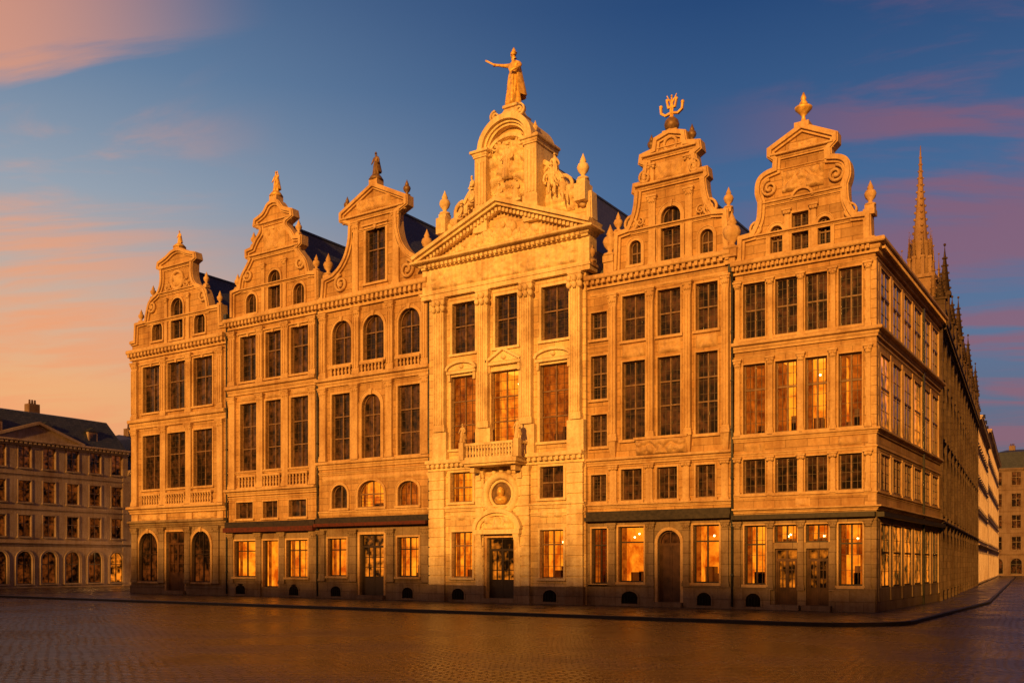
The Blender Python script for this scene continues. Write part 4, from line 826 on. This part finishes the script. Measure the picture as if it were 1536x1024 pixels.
# =============================================================== ground
m, nt, out = newmat('cobbles'); L = nt.links.new
p = N(nt, 'ShaderNodeBsdfPrincipled'); tc = N(nt, 'ShaderNodeTexCoord')
nz = N(nt, 'ShaderNodeTexNoise', i_Scale=.5, i_Detail=4.0); L(tc.outputs['Object'], nz.inputs['Vector'])
wv = N(nt, 'ShaderNodeVectorMath', operation='SCALE'); L(nz.outputs[1], wv.inputs[0]); wv.inputs['Scale'].default_value = .45
av = N(nt, 'ShaderNodeVectorMath', operation='ADD'); L(tc.outputs['Object'], av.inputs[0]); L(wv.outputs[0], av.inputs[1])
rt = N(nt, 'ShaderNodeMapping'); rt.inputs['Rotation'].default_value = (0, 0, math.radians(-32)); L(av.outputs[0], rt.inputs[0])
br = N(nt, 'ShaderNodeTexBrick'); L(rt.outputs[0], br.inputs['Vector']); br.inputs['Scale'].default_value = 1; br.inputs['Brick Width'].default_value = .24; br.inputs['Row Height'].default_value = .24
br.inputs['Mortar Size'].default_value = .032; br.inputs['Mortar Smooth'].default_value = 1.0
br.inputs['Color1'].default_value = (.022, .016, .013, 1); br.inputs['Color2'].default_value = (.125, .085, .062, 1); br.inputs['Mortar'].default_value = (.006, .005, .004, 1)
n2 = N(nt, 'ShaderNodeTexNoise', i_Scale=.3, i_Detail=5.0); L(tc.outputs['Object'], n2.inputs['Vector'])
n3 = N(nt, 'ShaderNodeTexNoise', i_Scale=6.0, i_Detail=5.0); L(tc.outputs['Object'], n3.inputs['Vector'])
L(mixc(nt, br.outputs[0], ramp(nt, n2.outputs[0], [(.3, (.5, .5, .5)), (.7, (1.15, 1.1, 1.1))]).outputs[0], 1.0, 'MULTIPLY'), p.inputs['Base Color'])
L(ramp(nt, n2.outputs[0], [(.35, (.18, .18, .18)), (.65, (.36, .36, .36))]).outputs[0], p.inputs['Roughness'])
hh = math_(nt, 'SUBTRACT', 1.0, br.outputs[1]); hh = math_(nt, 'MULTIPLY_ADD', n3.outputs[0], .8, hh)
bp = N(nt, 'ShaderNodeBump', i_Strength=1.0, i_Distance=.045); L(hh, bp.inputs['Height']); L(bp.outputs[0], p.inputs['Normal']); L(p.outputs[0], out.inputs[0]); reg(m)
g = MB(); g.add([(-900, -900, 0), (900, -900, 0), (900, 900, 0), (-900, 900, 0)], [(0, 1, 2, 3)], 'cobbles'); g.obj('ground')
plain('kerb_stone', (.02, .017, .015), .5)
m, nt, out = newmat('pavement_stone'); L = nt.links.new
p = N(nt, 'ShaderNodeBsdfPrincipled'); tc = N(nt, 'ShaderNodeTexCoord'); br = N(nt, 'ShaderNodeTexBrick'); L(tc.outputs['Object'], br.inputs['Vector'])
br.inputs['Scale'].default_value = 1; br.inputs['Brick Width'].default_value = .7; br.inputs['Row Height'].default_value = .45; br.inputs['Mortar Size'].default_value = .015
br.inputs['Color1'].default_value = (.035, .027, .022, 1); br.inputs['Color2'].default_value = (.08, .06, .048, 1); br.inputs['Mortar'].default_value = (.012, .01, .009, 1)
L(br.outputs[0], p.inputs['Base Color']); n2 = N(nt, 'ShaderNodeTexNoise', i_Scale=.8, i_Detail=6.0); L(tc.outputs['Object'], n2.inputs['Vector']); L(ramp(nt, n2.outputs[0], [(.35, (.18, .18, .18)), (.65, (.45, .45, .45))]).outputs[0], p.inputs['Roughness'])
bp = N(nt, 'ShaderNodeBump', i_Strength=.5, i_Distance=.012); bp.invert = True; L(br.outputs[1], bp.inputs['Height']); L(bp.outputs[0], p.inputs['Normal']); L(p.outputs[0], out.inputs[0]); reg(m)
pv = MB(); R = 3.0
out_ = [(-51, 60), (-51, -6)]+[(-49-2*math.cos(math.pi/2*i/6)+0, -6-2*math.sin(math.pi/2*i/6)) for i in range(1, 7)]
out_ += [(2.2-R+R*math.sin(math.pi/2*i/10), -8+R-R*math.cos(math.pi/2*i/10)) for i in range(0, 11)]+[(2.2, 14.4), (-7.5, 128)]
n = len(out_); pv.add([(x, y, .11) for x, y in out_], [tuple(range(n))], 'pavement_stone'); pv.obj('pavement')
kb = MB(); sweep(kb, out_, [(0, -.02), (.16, -.02), (.16, .10), (.14, .125), (0, .125)], 'kerb_stone'); kb.obj('kerb')
lp = MB(); lx, ly = -66.5, 15.2
lathe(lp, lx, ly, 0, [(.2, 0), (.2, .3), (.09, .5), (.06, 1.2), (.05, 3.0), (.09, 3.1), (.03, 3.2)], 'iron', 10)
lathe(lp, lx, ly, 3.2, [(.14, 0), (.22, .45), (.22, .47)], 'bulb', 6); lathe(lp, lx, ly, 3.68, [(.27, 0), (.1, .18), (.02, .35)], 'iron', 6); lp.obj('street_lamp')
pl_ = bpy.data.lights.new('lamp_glow', 'POINT'); pl_.energy = 500; pl_.color = (1, .42, .10); pl_.shadow_soft_size = .2; po = bpy.data.objects.new('lamp_glow', pl_); po.location = (lx+.5, ly, 3.4); scene.collection.objects.link(po); po.parent = bpy.data.objects['street_lamp']
# =============================================================== light + sky
SD = Vector((.20, -1, 0)).normalized(); EL = math.radians(12)
sdir = Vector((SD.x*math.cos(EL), SD.y*math.cos(EL), math.sin(EL)))
su = bpy.data.lights.new('sun', 'SUN'); su.energy = 5.0; su.angle = math.radians(2.2); su.color = (1, .435, .072)
so = bpy.data.objects.new('sun', su); scene.collection.objects.link(so); so.rotation_euler = (-sdir).to_track_quat('-Z', 'Y').to_euler()
wd = bpy.data.worlds.new('World'); scene.world = wd; wd.use_nodes = True; nt = wd.node_tree; nt.nodes.clear(); L = nt.links.new
out = N(nt, 'ShaderNodeOutputWorld'); tc = N(nt, 'ShaderNodeTexCoord'); sx = N(nt, 'ShaderNodeSeparateXYZ'); L(tc.outputs['Generated'], sx.inputs[0])
dp = N(nt, 'ShaderNodeVectorMath', operation='DOT_PRODUCT'); L(tc.outputs['Generated'], dp.inputs[0]); dp.inputs[1].default_value = (-.8352, -.5499, 0)
A = dp.outputs['Value']; Z = sx.outputs[2]
warm = ramp(nt, Z, [(0, (.95, .36, .08)), (.17, (.92, .45, .19)), (.24, (.66, .46, .34)), (.34, (.32, .38, .46)), (.44, (.14, .23, .37)), (.52, (.08, .15, .29)), (.7, (.012, .03, .09)), (1, (.008, .02, .06))])
cool = ramp(nt, Z, [(0, (.26, .16, .15)), (.10, (.12, .12, .19)), (.22, (.10, .165, .30)), (.36, (.055, .135, .30)), (.50, (.016, .062, .19)), (.7, (.008, .02, .07)), (1, (.006, .015, .05))])
mr = N(nt, 'ShaderNodeMapRange', interpolation_type='SMOOTHSTEP'); L(A, mr.inputs[0]); mr.inputs[1].default_value = -.20; mr.inputs[2].default_value = .45
base = mixc(nt, cool.outputs[0], warm.outputs[0], mr.outputs[0])
zc = math_(nt, 'ADD', Z, .10); cb = N(nt, 'ShaderNodeCombineXYZ'); L(zc, cb.inputs[0]); L(zc, cb.inputs[1]); L(zc, cb.inputs[2])
dv_ = N(nt, 'ShaderNodeVectorMath', operation='DIVIDE'); L(tc.outputs['Generated'], dv_.inputs[0]); L(cb.outputs[0], dv_.inputs[1])
mp0 = N(nt, 'ShaderNodeMapping'); L(dv_.outputs[0], mp0.inputs[0]); mp0.inputs['Rotation'].default_value = (0, 0, math.radians(-24))
def cloud(loc, sc, lo, hi):
    mp = N(nt, 'ShaderNodeMapping'); L(mp0.outputs[0], mp.inputs[0]); mp.inputs['Scale'].default_value = (.45, 1.3, 0); mp.inputs['Location'].default_value = loc
    cn = N(nt, 'ShaderNodeTexNoise', i_Scale=sc, i_Detail=8.0, i_Roughness=.58, i_Distortion=.6); L(mp.outputs[0], cn.inputs['Vector'])
    return ramp(nt, cn.outputs[0], [(lo, (0, 0, 0)), (hi, (1, 1, 1))], 'EASE').outputs[0]
cA = cloud((3.1, .4, 0), 1.3, .50, .66); cB = cloud((7.7, 5.2, 0), 2.0, .44, .60)
cm_ = math_(nt, 'MAXIMUM', cA, math_(nt, 'MULTIPLY', cB, .85))
ab = math_(nt, 'ABSOLUTE', math_(nt, 'ADD', A, -.03)); mk = N(nt, 'ShaderNodeMapRange', interpolation_type='SMOOTHSTEP'); L(ab, mk.inputs[0]); mk.inputs[1].default_value = .17; mk.inputs[2].default_value = .42
cf = math_(nt, 'MULTIPLY', cm_, mk.outputs[0]); cf = math_(nt, 'MULTIPLY', cf, .78)
ccol = mixc(nt, (.30, .10, .14), (.95, .36, .15), mr.outputs[0])
sky = mixc(nt, base, ccol, cf)
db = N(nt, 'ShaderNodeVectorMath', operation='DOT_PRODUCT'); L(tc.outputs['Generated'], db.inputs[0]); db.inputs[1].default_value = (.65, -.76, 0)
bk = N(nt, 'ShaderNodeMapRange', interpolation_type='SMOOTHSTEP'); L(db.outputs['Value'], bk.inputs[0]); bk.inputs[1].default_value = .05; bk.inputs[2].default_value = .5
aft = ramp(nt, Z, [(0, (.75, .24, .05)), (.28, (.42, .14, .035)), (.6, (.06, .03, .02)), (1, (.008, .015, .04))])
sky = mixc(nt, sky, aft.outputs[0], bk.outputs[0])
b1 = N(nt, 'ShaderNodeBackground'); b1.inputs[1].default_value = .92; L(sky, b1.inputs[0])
ns = N(nt, 'ShaderNodeTexSky', sky_type='NISHITA', sun_disc=False, sun_elevation=EL, sun_rotation=math.atan2(SD.x, SD.y)); b2 = N(nt, 'ShaderNodeBackground'); b2.inputs[1].default_value = .005; L(ns.outputs[0], b2.inputs[0])
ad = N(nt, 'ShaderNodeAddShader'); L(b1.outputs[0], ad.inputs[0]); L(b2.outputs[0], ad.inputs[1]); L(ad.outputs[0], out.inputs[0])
# =============================================================== camera
cam = bpy.data.cameras.new('camera'); co = bpy.data.objects.new('camera', cam); scene.collection.objects.link(co); scene.camera = co
co.location = (CAMX, CAMY, CAMH); co.rotation_euler = (math.pi/2, 0, math.radians(33.36)); cam.lens = F_/1536*36; cam.sensor_width = 36; cam.shift_y = 334/1536; cam.clip_end = 3000
scene.view_settings.view_transform = 'Standard'; scene.view_settings.look = 'None'; scene.view_settings.exposure = 0
